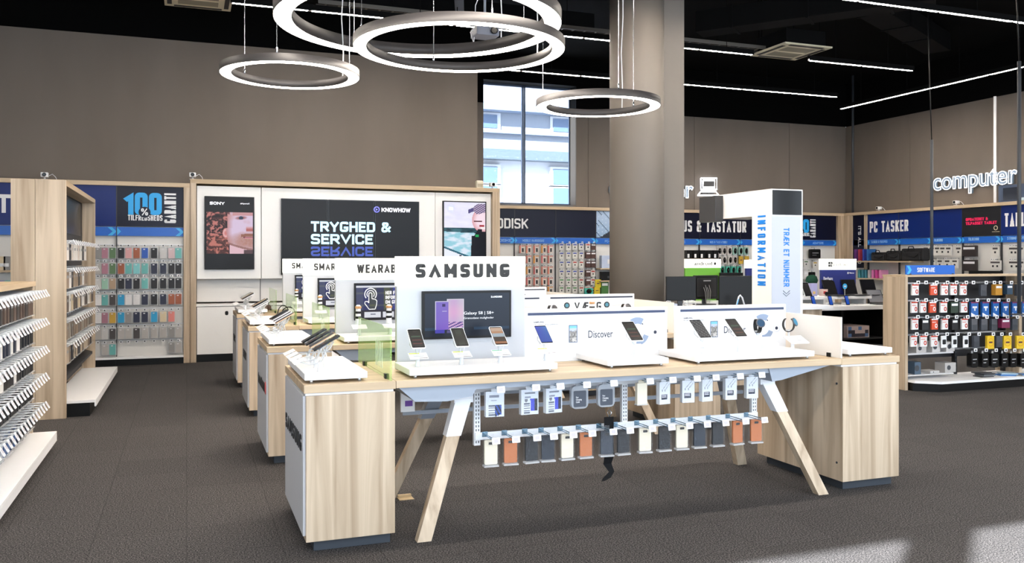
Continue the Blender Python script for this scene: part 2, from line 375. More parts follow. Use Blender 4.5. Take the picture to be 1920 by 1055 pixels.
# column with pilaster
struct(MB().lathe([(.385, 0), (.385, ZC)], (6.0, 10.9, 0), 64), 'column', TAUPE2)
struct(MB().box(6.27, 10.98, 0, 6.33, 11.5, ZC).box(6.33, 10.9, 0, 6.78, 11.5, ZC), 'column_pilaster', TAUPE2)
# ------------------------------------------------------------ ceiling services
def strip(name, label, p, q, segs, z=5.2):
    t = thing(name, label, 'ceiling light', ((p[0]+q[0])/2, (p[1]+q[1])/2, z), 0, 'slim ceiling light strips')
    P, Q = Vector((*p, z)), Vector((*q, z)); d = (Q-P)/segs; alongx = abs(d.x) > abs(d.y)
    h = MB(); h.box(min(p[0], q[0])-(0 if alongx else .03), min(p[1], q[1])-(.03 if alongx else 0), z+.012, max(p[0], q[0])+(0 if alongx else .03), max(p[1], q[1])+(.03 if alongx else 0), z+.07)
    for s_ in (-1, 1):
        if alongx: h.box(min(p[0], q[0]), p[1]+s_*.026-.004, z-.018, max(p[0], q[0]), p[1]+s_*.026+.004, z+.012)
        else: h.box(p[0]+s_*.026-.004, min(p[1], q[1]), z-.018, p[0]+s_*.026+.004, max(p[1], q[1]), z+.012)
    h.build('housing', DUCT, t, True)
    for i in range(segs):
        a = P+d*i+d.normalized()*.03; c = P+d*(i+1)-d.normalized()*.03
        MB().box(min(a.x, c.x)-(0 if alongx else .022), min(a.y, c.y)-(.022 if alongx else 0), z-.02, max(a.x, c.x)+(0 if alongx else .022), max(a.y, c.y)+(.022 if alongx else 0), z+.012).build('light_tube', LEDM, t, True)
        m_ = P+d*(i+.5); MB().tube([m_+Vector((0, 0, .06)), (m_.x, m_.y, ZC)], .006, 4).build('hanger', DUCT, t, True)
    return t
strip('light_strip', 'long light strip hanging before the window and far panelled wall', (at_y(860, 140, 15.3)[0], 15.3), (at_y(1570, 198, 15.3)[0], 15.3), 7)
strip('light_strip', 'light strip crossing behind the large ring lamps', (at_y(432, 3, 12.67)[0], 12.67), (at_y(1412, 102, 12.67)[0], 12.67), 8)
strip('light_strip', 'short light strip beside the square ceiling air unit', (at_y(1516, 112, 12.67)[0], 12.67), (at_y(1712, 132, 12.67)[0], 12.67), 2)
strip('light_strip', 'light strip running high across the upper corner above the software gondola', (at_y(1610, 0, 9.52)[0]-4.4, 9.52), (at_y(1610, 0, 9.52)[0]+4.4, 9.52), 6)
strip('light_strip', 'light strip running along the side wall above the glowing wall word', (14.55, 7.0), (14.55, 16.5), 7)
strip('light_strip', 'light strip over the aisle of display tables', (-5, 9.52), (4, 9.52), 6)
strip('light_strip', 'light strip over the front of the shop', (-4.5, 5.2), (13, 5.2), 10)
strip('light_strip', 'light strip nearest the shop front', (-4.5, 1.6), (13, 1.6), 10)
def ring(label, px, py, k, rr, sc_, wires, cable=None):
    """ring lamp whose centre is seen at px, with k = f(z-eye)/D"""
    D = sc_; R = rr*D; z = EYE+k*D/F; x, y, _ = ray(px, 0); c = Vector((x*D, y*D, z))
    t = thing('ring_lamp', label, 'pendant lamp', c, 0, 'round pendant lamps over the tables')
    h = R*.085 if R > .8 else R*.11; wd = R*.17 if R < .8 else R*.125
    Ri = R-wd
    MB().lathe([(R, 0), (R, h), (Ri, h), (Ri, 0), (Ri+.004, 0), (Ri+.004, h-.01), (R-.004, h-.01), (R-.004, 0), (R, 0)], n=96, cap=False).build('ring_body', mat('ring_grey_metal', (56, 54, 55), .5), t)
    MB().lathe([(R-.006, .002), (Ri+.006, .002), (Ri+.006, .012), (R-.006, .012), (R-.006, .002)], n=96, cap=False).build('diffuser', RINGM, t)
    for a in wires:
        rm = (R+Ri)/2; p = Vector((math.cos(a)*rm, math.sin(a)*rm, h))
        MB().tube([p, (p.x, p.y, ZC-z)], .0035, 4).tube([p, p+Vector((0, 0, .06))], .009, 6).build('suspension_wire', CHROME, t)
    a = wires[0]+.25; p = Vector((math.cos(a)*R*.92, math.sin(a)*R*.92, h))
    MB().tube([p, p+Vector((.01, .01, .25)), p+Vector((-.01, 0, .6)), p+Vector((.012, 0, 1.0)), (p.x, p.y, ZC-z)], .006, 5).build('power_cable', WHITEM, t)
    return t
ring('small ring lamp hanging alone before the blank taupe wall', 545, 135, 344, .0785, 8.2, [.2, 2.3, 4.4])
ring('small ring lamp hanging across the window and the column', 1121, 197, 286, .0716, 8.9, [.4, 2.5, 4.6])
ring('middle ring lamp, its whole circle visible in front of the biggest ring', 862, 84, 393, .1216, 7.9, [.0, 1.57, 3.14, 4.71])
ring('biggest ring lamp, its upper part cut off by the picture edge', 787, 30, 440, .1640, 7.9, [.3, 1.9, 3.6, 5.1])
# air units
def air_unit(label, c, s):
    t = thing('air_unit', label, 'air conditioner', c)
    cream = mat('cream_grille', (232, 222, 192), .5)
    MB().box(-s*.42, -s*.42, .03, s*.42, s*.42, .3, .01).build('housing', DUCT, t)
    b = MB(); w_ = s/2
    b.box(-w_, -w_, 0, w_, w_, .03, .006); b.m(1)
    for k in range(4):
        M = Matrix.Rotation(k*PI/2, 4, 'Z'); b.box(-w_*.72, -w_*.92, -.004, w_*.72, -w_*.78, .01, M=M)
    b.m(2)
    for k in (-1, 1): b.box(-w_*.6, min(k*.04, k*w_*.6), -.003, w_*.6, max(k*.04, k*w_*.6), .008)
    b.build('grille', [cream, BLACK, mat('cream_mesh', (150, 143, 124), .7)], t)
    for sx in (-1, 1):
        for sy in (-1, 1): MB().tube([(sx*s*.35, sy*s*.35, .3), (sx*s*.35, sy*s*.35, ZC-c[2])], .008, 5).build('hanger', DUCT, t)
x, y, z = at_z(1482, 98, 5.3); air_unit('square cream ceiling cassette air unit hanging by the light strip gap', (x, y, 5.3), 1.0)
x, y, z = at_z(372, 0, 5.25); air_unit('cream air unit cut off at the top edge above the blank wall', (x, y, 5.25), .9)
def duct(label, p, q, wd, h):
    P, Q = Vector(p), Vector(q); d = Q-P; L = d.length; o = thing('air_duct', label, 'duct', (P+Q)/2, math.atan2(d.y, d.x), 'black ducts under the ceiling')
    b = MB().box(-L/2, -wd/2, -h/2, L/2, wd/2, h/2, .01); b.build('duct_run', DUCT, o)
    for k in range(int(L/1.2)): MB().box(-L/2+.6+k*1.2, -wd/2-.02, -h/2-.02, -L/2+.64+k*1.2, wd/2+.02, h/2+.02).build('flange', DUCT, o)
duct('black duct running diagonally beyond the air unit', (8.5, 10.5, 6.05), (14.5, 13.6, 6.05), .5, .35)
duct('black duct running toward the column above the air unit', (8.2, 12.7, 5.62), (10.5, 9.9, 5.62), .45, .35)
duct('black duct crossing above the large ring lamps', (-1, 14.3, 5.9), (6.9, 14.3, 5.9), .4, .3)
duct('slim black duct crossing above the blank wall', (-4, 11.4, 5.9), (4.4, 11.4, 5.9), .35, .25)
t = thing('cable_tray', 'grey slotted cable tray slung beneath the ceiling beside the column', 'cable tray', (5.0, 12.95, 5.35))
b = MB()
for dy in (-.12, .12): b.box(-3.2, dy-.01, 0, 4.9, dy+.01, .06)
for k in range(40): b.box(-3.1+k*.2, -.12, .0, -3.07+k*.2, .12, .01)
b.build('tray', mat('dull_tray_metal', (110, 105, 98), .5, .4), t)
for k in range(5): MB().tube([(-2.9+k*1.9, .132, .03), (-2.9+k*1.9, .132, ZC-5.35)], .008, 5).build('hanger', DUCT, t)
t = thing('ceiling_strut', 'pale blue-grey slanting strut seen through the large ring lamps', 'ceiling strut', (3.6, 11.9, 5.22))
MB().beam((-.6, -2.0, .45), (.7, 2.0, .35), .12, .1).build('strut_bar', mat('blue_grey_strut', (92, 100, 116), .5), t)
MB().tube([(-.6, -2.0, .45), (-.6, -2.0, 1.08)], .01, 5).build('hanger', DUCT, t); MB().tube([(.7, 2, .35), (.7, 2, 1.08)], .01, 5).build('hanger', DUCT, t)
t = thing('projector', 'small grey projector hanging inside the middle ring lamp', 'projector', at_y(909, 62, 9.0))
MB().box(-.13, -.12, -.05, .13, .12, .05, .015).build('body', mat('projector_grey', (120, 124, 138), .4), t)
MB().lathe([(.035, 0), (.04, .03), (.03, .03)], n=20, M=Matrix.Translation((.06, -.12, 0)) @ Matrix.Rotation(PI/2, 4, 'X')).build('lens', BLACKG, t)
MB().tube([(0, 0, .05), (0, 0, ZC-t.location.z)], .015, 8).build('mount_pole', GREYM, t)
MB().tube([(-.08, 0, .05), (-.16, .02, .0), (-.12, .02, -.12), (-.1, .02, .3), (-.02, .02, .5)], .005, 5).build('cable', WHITEM, t)
# poles and cables that drop from the ceiling
for px, lab in ((1599, 'thin dark service pole in the far corner by the panelled walls'),):
    x, y, _ = at_x(px, 300, XR-.6); tag(MB().tube([(0, 0, 2.75), (0, 0, ZC)], .03, 10).build('service_pole', DGREY, loc=(x, y, 0)), lab, 'pole')
def drop_pole(label, px, top, joint, X):
    x, y, z = at_x(px, joint, X); t = thing('service_pole', label, 'pole', (x, y, 0), 0, 'dark service poles dropping to the counters')
    MB().tube([(0, 0, .9), (0, 0, z)], .024, 10).build('pole', DGREY, t)
    MB().tube([(0, 0, z), (-.03, 0, z+.6), (-.06, .02, 5.4), (-.05, 0, ZC)], .009, 6).build('cable', BLACK, t)
    MB().lathe([(.1, 0), (.1, .015), (.03, .02)], (0, 0, .9), 20).build('foot_plate', DGREY, t)
drop_pole('slim dark service pole crossing the first letters of the glowing wall word', 1747, 150, 262, 11.2)
drop_pole('thick dark service pole by the last letter of the glowing wall word', 1911, 110, 115, 9.9)
# ------------------------------------------------------------ display tables
ZTOP = .92
WOODF = WOOD_V
def cabinet(label, x0, x1, y0, y1, side_word, wW=.55, group=None, white_side=True, word_mat=INK, extra=None):
    t = thing('display_cabinet', label, 'cabinet', ((x0+x1)/2, (y0+y1)/2, 0), 0, group)
    MB().box(x0, y0, ZTOP-.045, x1, y1, ZTOP, .003).build('worktop', WOOD_X, t, True)
    b = MB(); b.box(x0+.012, y0+.004, .066, x1-.004, y1-.004, ZTOP-.06, .002); b.build('carcass', WOOD_V, t, True)
    MB().box(x0+.01, y0+.02, ZTOP-.06, x1-.01, y1-.02, ZTOP-.045).build('shadow_gap_strip', WHITEM, t, True)
    MB().box(x0+.06, y0+.06, 0, x1-.02, y1-.06, .066).build('plinth', PLINTH, t, True)
    if white_side:
        MB().box(x0-.002, y0+.03, .095, x0+.014, y1-.03, ZTOP-.062, .002).build('side_panel', LGREY, t, True)
        if side_word:
            (stext if side_word.upper() == side_word else text)(side_word, wW, .09, word_mat, t, (x0-.003, (y0+y1)/2, .59), -PI/2, t=.003, **(dict(wt=.24, gap=.36) if side_word.upper() == side_word else dict(bold=.03)))
        if extra: text(extra, .09, .1, mat('coral_print', (226, 90, 90)), t, (x0-.003, y0+.09, .59), -PI/2, bold=.03, t=.003)
    return t
def table(label, x0, x1, y0, y1):
    cx, cy = (x0+x1)/2, (y0+y1)/2
    t = thing('display_table', label, 'table', (cx, cy, 0), 0, 'long display tables')
    MB().box(x0, y0, ZTOP-.042, x1, y1, ZTOP, .003).build('tabletop', WOOD_X, t, True)
    MB().box(x0+.35, y0+.07, ZTOP-.082, x1-.35, y0+.1, ZTOP-.042).box(x0+.35, y1-.1, ZTOP-.082, x1-.35, y1-.07, ZTOP-.042).build('apron', GREYM, t, True)
    for s in (-1, 1):
        xe = cx+s*(x1-x0)/2; g = [(xe-s*a_, b_) for a_, b_ in (((.02, .878), (.125, .786), (.315, .778), (.47, .8), (.51, .878)) if s < 0 else ((.005, .878), (.455, .787), (.53, .78), (.56, .878)))]
        MB().prism(g, (y0+.06, y1-.06)).build('gusset', GREYM, t, True)
        for r in (-1, 1):
            yf = cy+r*(y1-y0)/2
            top = Vector((xe-s*.46, yf-r*.24, ZTOP-.16)); foot = Vector((xe-s*.16, yf-r*.02, 0)); k = top.lerp(foot, .27)
            MB().beam(foot, k, .082, .06, (.082, .062)).build('leg', WOOD_V, t, True)
            MB().beam(k-(top-foot)*.0, top, .092, .072, (.1, .08)).box(top.x-.06, top.y-.04, top.z-.02, top.x+.06, top.y+.04, top.z+.02).build('leg_socket', WHITEM if r < 0 else GREYM, t, True)
    return t
def platform(label, x0, x1, y0, y1, z=ZTOP, group='white raised display platforms'):
    t = thing('display_platform', label, 'display platform', ((x0+x1)/2, (y0+y1)/2, z), 0, group)
    MB().box(x0, y0, z+.018, x1, y1, z+.055, .004).build('platform_plate', WHITE, t, True)
    for x in (x0+.04, x1-.04):
        for y in (y0+.03, y1-.03): MB().lathe([(.01, 0), (.01, .02)], (x, y, z), 14).build('foot', CHROME, t, True)
    return t
def stand_parts():
    pass
_stand = None
def phone_stand(label, loc, rz, group, card='yellow'):
    """post with a tilted price card and a clear cradle; local: customer at -y"""
    t = thing('phone_stand', label, 'display stand', loc, rz, group)
    key = 'st'
    if key not in KIDS:
        a = MB().lathe([(.017, 0), (.012, .004), (.012, .05)], (0, 0, 0), 16).build('post', WHITEM); 
        M = Matrix.Translation((0, -.015, .062)) @ Matrix.Rotation(math.radians(24), 4, 'X')
        c = MB(); c.box(-.055, -.035, -.0015, .055, .035, .0015, M=M); c = c.build('price_card', mat('card_white', (246, 246, 246), .4))
        d = MB().tube([(0, .0, .05), (0, .03, .1), (0, .045, .145)], .007, 8).tube([(-.03, .012, .105), (-.034, .05, .125), (-.02, .075, .165)], .004, 6).tube([(.03, .012, .105), (.034, .05, .125), (.02, .075, .165)], .004, 6)
        M = Matrix.Translation((0, .035, .152)) @ Matrix.Rotation(math.radians(38), 4, 'X'); d.rrect(-.03, -.05, .03, .04, (-.003, .003), .01, M, 'Z')
        d = d.build('cradle', PLASTM)
        e = MB().tube([(0, .02, .13), (.03, .03, .1), (.02, .04, .05), (.0, .045, .0)], .003, 5).build('coiled_cable', WHITEM)
        KIDS[key] = [a, c, d, e]
        for o in KIDS[key]: o.parent = t
        first = True
    else:
        for o in KIDS[key]: k = o.copy(); C.objects.link(k); k.parent = t; k.location = (0, 0, 0)
    if card:
        cm = {'yellow': mat('lime_print', (212, 222, 40)), 'green': mat('mint_print', (120, 190, 150))}.get(card)
        M = Matrix.Translation((0, -.015, .062)) @ Matrix.Rotation(math.radians(24), 4, 'X')
        b = MB()
        if cm: b.box(-.05, .022, .0015, .012, .031, .0022, M=M)
        b.m(1).box(.0, -.03, .0015, .05, -.026, .0022, M=M); b.m(2).box(-.03, -.008, .0015, .035, -.001, .0022, M=M).box(-.03, .006, .0015, .02, .01, .0022, M=M)
        b.build('card_print', [cm or WHINK, INK, mat('grey_print', (190, 192, 196))], t)
    return t
def scr_dark(u, v):
    r = random.Random(int(u*7)*31+int(v*12)); k = 22+r.random()*22
    if int(v*12) in (2, 4) and .1 < u < .9: return (110, 60, 58)
    if int(v*12) == 7 and .1 < u < .9: return (70, 110, 88)
    return (k, k*1.05, k)
def scr_teal(u, v): k = 40+30*math.sin(v*40)**2*(.2 < u < .8); return (k*.8, k, k*.9)
def scr_blue(u, v): return (20+60*v, 90+60*v*u, 215+20*v)
def scr_sand(u, v):
    if v > .62: return (226, 170, 130) if v < .8 else (240, 205, 180)
    if v > .42: return (200, 220, 235)
    return (74, 58, 48) if v > .15 else (190, 130, 90)
def scr_purple(u, v): return (190-70*v, 150-40*v, 215)
def scr_grid(u, v): return (60, 60, 66) if (int(u*8)+int(v*12)) % 3 else (120, 126, 130)
SCR = dict(dark=scr_dark, teal=scr_teal, blue=scr_blue, sand=scr_sand, purple=scr_purple, grid=scr_grid, black=lambda u, v: (14, 14, 16))
_phk = {}
def phone(label, loc, rz, group, scr='dark', body='white', tilt=38, L=.15, W=.076, roll=0, thickc=None, kind='smartphone', cat='phone'):
    bm_ = {'white': WHITEM, 'black': BLACKG, 'grey': GREYM, 'gold': mat('gold_metal', (202, 172, 140), .3, .6)}[body]
    t = bpy.data.objects.new(kind, None); C.objects.link(t); t.location = loc; t.rotation_euler = (math.radians(tilt), roll, rz); t.rotation_mode = 'XYZ'; t.empty_display_size = .03
    # order: tilt about x first, then rz about z
    tag(t, label, cat, group)
    k = (body, L, W)
    if k not in _phk:
        o = MB().rrect(-W/2, -L/2, W/2, L/2, (-.004, .004), .009, None, 'Z').build('phone_body' if kind == 'smartphone' else 'body', bm_)
        g = MB().rrect(-W/2+.003, -L/2+.004, W/2-.003, L/2-.004, (.0038, .0046), .007, None, 'Z').build('screen', BLACKG)
        _phk[k] = (o, g); o.parent = t; g.parent = t
    else:
        for q in _phk[k]: c = q.copy(); C.objects.link(c); c.parent = t
    s = ('scr', scr, L, W)
    if s not in _phk:
        p = picture(SCR[scr], W-.01, L*.86, 8, 14, t, (0, 0, .0052), 0, .6, 'screen_picture', -PI/2, False)
        _phk[s] = p
    else: c = _phk[s].copy(); C.objects.link(c); c.parent = t
    return t
def phone_on(label, plabel, loc, rz, group, scr, body='white', card='yellow', L=.165, W=.084, tilt=38):
    st = phone_stand(label, loc, rz, 'phone stands on white posts', card)
    if tilt < 38:
        for ch in st.children:
            if ch.name.startswith('price_card'): ch.location = (0, -.1, .0); ch.data = ch.data
        MB().tube([(0, 0, .05), (0, -.06, .04), (0, -.11, .058)], .005, 6).build('card_arm', PLASTM, st)
    v = Vector((0, .035, .158)); v.rotate(Matrix.Rotation(rz, 3, 'Z'))
    phone(plabel, Vector(loc)+v, rz, group, scr, body, L=L, W=W, tilt=tilt)
def glass_divider(label, x, y0, y1, m, z=ZTOP, h=.30, word=True, group='upright glass dividers between counters'):
    t = thing('glass_divider', label, 'divider', (x, (y0+y1)/2, z), 0, group)
    MB().box(x-.005, y0, z+.002, x+.005, y1, z+h, .001).build('glass_sheet', m, t, True)
    for y in (y0+.12, y1-.2): MB().box(x-.012, y-.02, z, x+.012, y+.02, z+.03, .003).build('clamp', BLACK, t, True)
    if word:
        b = MB()
        for k in range(5): b.box(x-.0065, y0+.2+k*.045, z+.05, x-.005, y0+.212+k*.045, z+.2)
        b.build('frosted_print', mat('frosted_white', (240, 250, 236), .6, alpha=.6), t, True)
    return t
GREENG = mat('green_acrylic', (186, 232, 120), .12, alpha=.34)
FROST = mat('frosted_white_acrylic', (236, 232, 226), .3, alpha=.9)
def header_board(label, x0, x1, y, z1, word, wW, wH, zc=None, group='header boards with lightboxes', wt=.21, gap=.16):
    t = thing('header_board', label, 'display board', ((x0+x1)/2, y, ZTOP), 0, group)
    MB().box(x0, y, ZTOP, x1, y+.05, z1-.185, .003).build('board_panel', LGREY, t, True)
    MB().box(x0, y-.012, z1-.185, x1, y+.062, z1, .004).build('lightbox', LIGHTBOX, t, True)
    stext(word, wW, wH, mat('gunmetal_letters', (34, 32, 30), .5), t, ((x0+x1)/2-.0, y-.012, (z1-.09) if zc is None else zc), wt=wt, gap=gap, t=.01)
    return t
X0, X1, X2, X3 = .594, 1.1025, 4.225, 4.74
Y0, Y1 = 4.777, 5.74
cabinet('oak cabinet with bold black lettering on its pale side, front corner of the first table', X0, X1-.002, Y0, Y1, 'SΛMSUNG', .8, 'oak end cabinets')
table('front oak display table with splayed legs over two rows of hanging phone cases', X1, X2, Y0, Y1)
tt = cabinet('oak cabinet with plain front closing the front table, before the software gondola', X2+.002, X3, Y0, Y1, None, 0, 'oak end cabinets', False)
for zz in (.74, .19): MB().lathe([(.008, 0), (.008, .004)], n=12, M=Matrix.Translation((X2+.012, Y0+.06, zz)) @ Matrix.Rotation(-PI/2, 4, 'Y')).build('screw_cap', DGREY, tt, False).location = -Vector(tt.location)
# --- on the first table
platform('white platform on the front cabinet carrying four slanted phones', X0+.01, .95, 4.83, 5.66)
platform('long white platform before the large lettered lightbox', 1.19, 2.11, 4.82, 5.2)
platform('small white platform before the first discover board, one phone on it', 2.456, 2.89, 4.83, 5.3)
platform('white platform before the second discover board, phones and watches on it', 3.09, 4.04, 4.83, 5.3)
platform('white platform on the plain end cabinet beside the software gondola', 4.33, 4.725, 4.83, 5.55)
names = ['first', 'second', 'third', 'fourth']
for k in range(4):
    phone_on('clear cradle stand on the front cabinet, %s from the shopper aisle corner' % names[k], 'slanted %s phone on the front cabinet, %s counted from its front edge' % (['black', 'gold', 'dark', 'slim black'][k], names[k]),
             (.70, 4.93+.165*k, ZTOP+.055), -PI/2+.0, 'phones slanted over the front cabinet', ['dark', 'grid', 'dark', 'teal'][k], ['black', 'gold', 'black', 'black'][k], None, tilt=29)
g1 = 'phones on the front table'
for px, scr, lab, card in ((783, 'dark', 'phone with dark menu screen, before the empty board left of the slide screen', 'yellow'), (865, 'teal', 'phone with dark green screen below the purple phone picture', 'yellow'),
                     (938, 'sand', 'phone with sandy desert wallpaper below the slide screen corner', 'green'), (1023, 'blue', 'phone with bright blue screen at the end of the long platform', 'yellow')):
    x, y, z = at_y(px, 690, 4.95)
    phone_on('white post stand under the %s' % lab.split(',')[0].split(' below')[0].split(' at')[0], lab.replace(' left of', ' beside'), (x, 4.95, ZTOP+.055), 0, g1, scr, 'white', card)
for px, scr, lab in ((1190, 'dark', 'white phone slanted before the first discover board'), (1318, 'grid', 'black-screened phone before the second discover board, beside its picture of a phone'), (1385, 'dark', 'phone slanted in front of the word on the second discover board')):
    x, y, z = at_y(px, 690, 4.98)
    phone_on('white post stand holding the %s' % (lab.split(' before')[0].split(' in front')[0]+{1190: ' on the small platform', 1318: ' on the wider platform', 1385: ' over the discover word'}[px]), lab, (x, 4.98, ZTOP+.055), 0, g1, scr, 'white', None, L=.185, W=.094)
def watch(label, loc, rz, face=(60, 110, 140)):
    t = thing('smart_watch', label, 'watch', loc, rz, 'smart watches on show')
    b = MB(); n = 18; pts = [(math.cos(a)*.04, 0, math.sin(a)*.05) for a in [math.radians(125+290*k/n) for k in range(n+1)]]
    for p, q in zip(pts, pts[1:]):
        d = Vector(q)-Vector(p); M = Matrix.Translation((Vector(p)+Vector(q))/2) @ Matrix.Rotation(-math.atan2(d.z, d.x), 4, 'Y'); b.box(-d.length*.58, -.014, -.0022, d.length*.58, .014, .0022, M=M)
    b.build('strap', BLACK, t, rot=(0, 0, PI/2))
    M = Matrix.Translation((0, -.042, .018)) @ Matrix.Rotation(math.radians(65), 4, 'X')
    MB().lathe([(.031, 0), (.033, .005), (.03, .0088)], n=24, M=M).build('case', mat('watch_steel', (90, 92, 98), .3, .7), t)
    MB().lathe([(.026, .009), (.026, .0096)], n=24, M=M).build('dial', mat('dial_%d' % face[0], face, .2, emit=.2), t)
    return t
def watch_stand(label, loc, rz=0):
    t = thing('watch_stand', label, 'display stand', loc, rz, 'watch stands')
    MB().lathe([(.017, 0), (.012, .004), (.012, .05)], (0, 0, 0), 16).build('post', WHITEM, t)
    M = Matrix.Translation((0.02, -.015, .068)) @ Matrix.Rotation(math.radians(24), 4, 'X')
    MB().box(-.075, -.052, -.005, .075, .052, .0015, .001, M=M).build('price_card', mat('card_white'), t)
    MB().box(-.035, .01, .0015, .03, .02, .002, M=M).box(.0, -.02, .0015, .035, -.008, .002, M=M).build('card_print', mat('grey_print', (190, 192, 196)), t)
    MB().tube([(0, 0, .05), (-.01, .03, .09), (-.01, .03, .125)], .008, 8).lathe([(.02, .125), (.022, .135)], (-.01, .03, 0), 16).build('holder', PLASTM, t)
for px, lab, f in ((1428, 'round-faced watch before the ring drawing on the second discover board', (40, 70, 96)), (1486, 'blue-faced watch before the frosted divider', (70, 130, 160))):
    x, y, z = at_y(px, 690, 4.98); watch_stand('white stand holding the %s' % lab.split(' before')[0], (x, 4.98, ZTOP+.055)); watch(lab, (x-.01, 5.01, ZTOP+.055+.17), .5 if px > 1450 else -.2, f)
# phone seen edge-on on the end cabinet
phone_on('white post stand on the plain end cabinet', 'tablet tilted edge-on at the end cabinet beyond the frosted divider', (4.42, 5.25, ZTOP+.055), PI/2, g1, 'grid', 'grey', None, .2, .13)
glass_divider('green acrylic divider on the front cabinet beside the big lightbox', X1-.03, Y0, Y1, GREENG)
glass_divider('frosted white divider before the plain end cabinet', X2, Y0, Y1, FROST, word=False, h=.285)
hb = header_board('header board with the large black-lettered lightbox on the front table', 1.215, 2.065, 5.25, 1.622, 'SΛMSUNG', .62, .088, wt=.28, gap=.27)
def scr_s8(u, v):
    W_, H_ = 165., 91.; x, y = u*165, (1-v)*91
    bgc = (34+10*v, 44+12*v, 60+14*v)
    if y > 72: bgc = (40, 66, 92) if (y < 78 and (x < 40 or x > 95)) else (26, 34, 48)
    if 19 < x < 45 and 16 < y < 76:
        if x < 21 or y < 17: return (225, 220, 250)
        if 33 < x < 39 and 22 < y < 28: return (60, 40, 110)
        if 33 < x < 42 and 36 < y < 38: return (200, 190, 240)
        return (128+40*u, 100+20*v, 212)
    if 42 < x < 75 and 12 < y < 76:
        if x < 43.5 or x > 73.5 or y < 13.5: return (235, 232, 245)
        if y > 60: return (90, 70, 150) if math.sin(x*.5+y) > 0 else (225, 180, 225)
        return (222-10*math.sin(y*.12), 190+10*math.sin(x*.2), 224)
    if 42 < x < 75 and y >= 78 and y < 84: return (92, 84, 140)
    if 20 < x < 38 and y >= 77 and y < 84: return (80, 74, 190)
    return bgc
def board_screen(t, x0, x1, z0, z1, y, fn, nx, ny, name='screen'):
    MB().box(x0, y-.028, z0, x1, y, z1, .004).build(name+'_frame', BLACK, t, True)
    picture(fn, x1-x0-.03, z1-z0-.03, nx, ny, t, ((x0+x1)/2, y-.0285, (z0+z1)/2), 0, .85)
xa, _, za = at_y(790, 636, 5.25); xb, _, zb = at_y(956, 545, 5.25)
board_screen(hb, xa, xb, za, zb+.005, 5.25, scr_s8, 110, 62)
text('Galaxy S8 | S8+', .20, .024, WHINK, hb, (at_y(898, 587, 5.22)[0], 5.2205, at_y(898, 587, 5.22)[2]), t=.001)
text('Grænseløse muligheder', .20, .016, WHINK, hb, (at_y(898, 595, 5.22)[0], 5.2205, at_y(898, 596, 5.22)[2]), t=.001)
stext('SAMSUNG', .075, .012, WHINK, hb, (at_y(931, 556, 5.22)[0], 5.2205, at_y(931, 556, 5.22)[2]), wt=.22, t=.001)
def rooftop_phone(u, v):
    if u < .06 or u > .94 or v < .04 or v > .96: return (86, 102, 130)
    if v > .62+.25*abs(u-.45): return (150-40*v+60*(v < .8), 190, 236)
    r = random.Random(int(u*9)*17+int(v*14)); k = 90+r.random()*80
    if v < .3 and u > .4: k += 50
    return (k, k*.98, k*.96)
def discover(label, x0, x1, y, z1, small=True):
    t = thing('discover_board', label, 'display board', ((x0+x1)/2, y, ZTOP), 0, 'discover boards')
    MB().box(x0, y, ZTOP, x1, y+.04, z1, .003).build('board_panel', WHITE, t, True)
    MB().box(x0+.03, y-.002, z1-.04, x1-.02, y, z1-.022).build('blue_strip', mat('slate_blue_strip', (48, 60, 92), .4), t, True)
    wd = x1-x0; f = lambda u: x0+u*wd; r = lambda v: ZTOP+v*(z1-ZTOP)
    text('SAMSUNG', .075, .011, mat('slate_ink', (36, 42, 62)), t, (f(.1), y, r(.76)), bold=.02, t=.0012)
    text('A Galaxy of possibilities', .17, .01, mat('slate_ink'), t, (f(.15), y, r(.71)), t=.0012)
    picture(rooftop_phone, .064, .118, 12, 22, t, (f(.33), y-.002, r(.52)), 0, 0, 'printed_phone')
    text('Discover', .185, .05, mat('slate_ink'), t, (f(.52), y, r(.5)), bold=.004, t=.0012)
    c = (f(.78), r(.52)); b = MB()
    def arc(R0, R1, a0, a1, mi, cc=c, n=20):
        p = [(cc[0]+R1*math.cos(math.radians(a0+(a1-a0)*k/n)), cc[1]+R1*math.sin(math.radians(a0+(a1-a0)*k/n))) for k in range(n+1)]
        p += [(cc[0]+R0*math.cos(math.radians(a1-(a1-a0)*k/n)), cc[1]+R0*math.sin(math.radians(a1-(a1-a0)*k/n))) for k in range(n+1)]
        b.m(mi).prism(p, (y-.002, y+.001))
    arc(.055, .1, 125, 60, 0); arc(.05, .075, 205, 235, 0); arc(.05, .07, 190, 160, 2); arc(.055, .095, -20, -95, 0)
    arc(.062, .07, 58, 48, 2)
    cc = (f(.91), r(.5)); arc(.026, .03, 0, 359, 1, cc, 40); arc(.0, .012, 0, 359, 2, cc, 30)
    b.build('ring_drawing', [mat('pale_slate_print', (140, 156, 182)), mat('silver_print', (214, 218, 226)), mat('slate_ink')], t, True)
    return t
discover('white discover board beside the big lightbox, phone and ring drawings printed', 2.075, 3.16, 5.3, 1.272)
discover('white discover board nearer the frosted divider, phones and a watch before it', 3.235, 4.17, 5.3, 1.272)
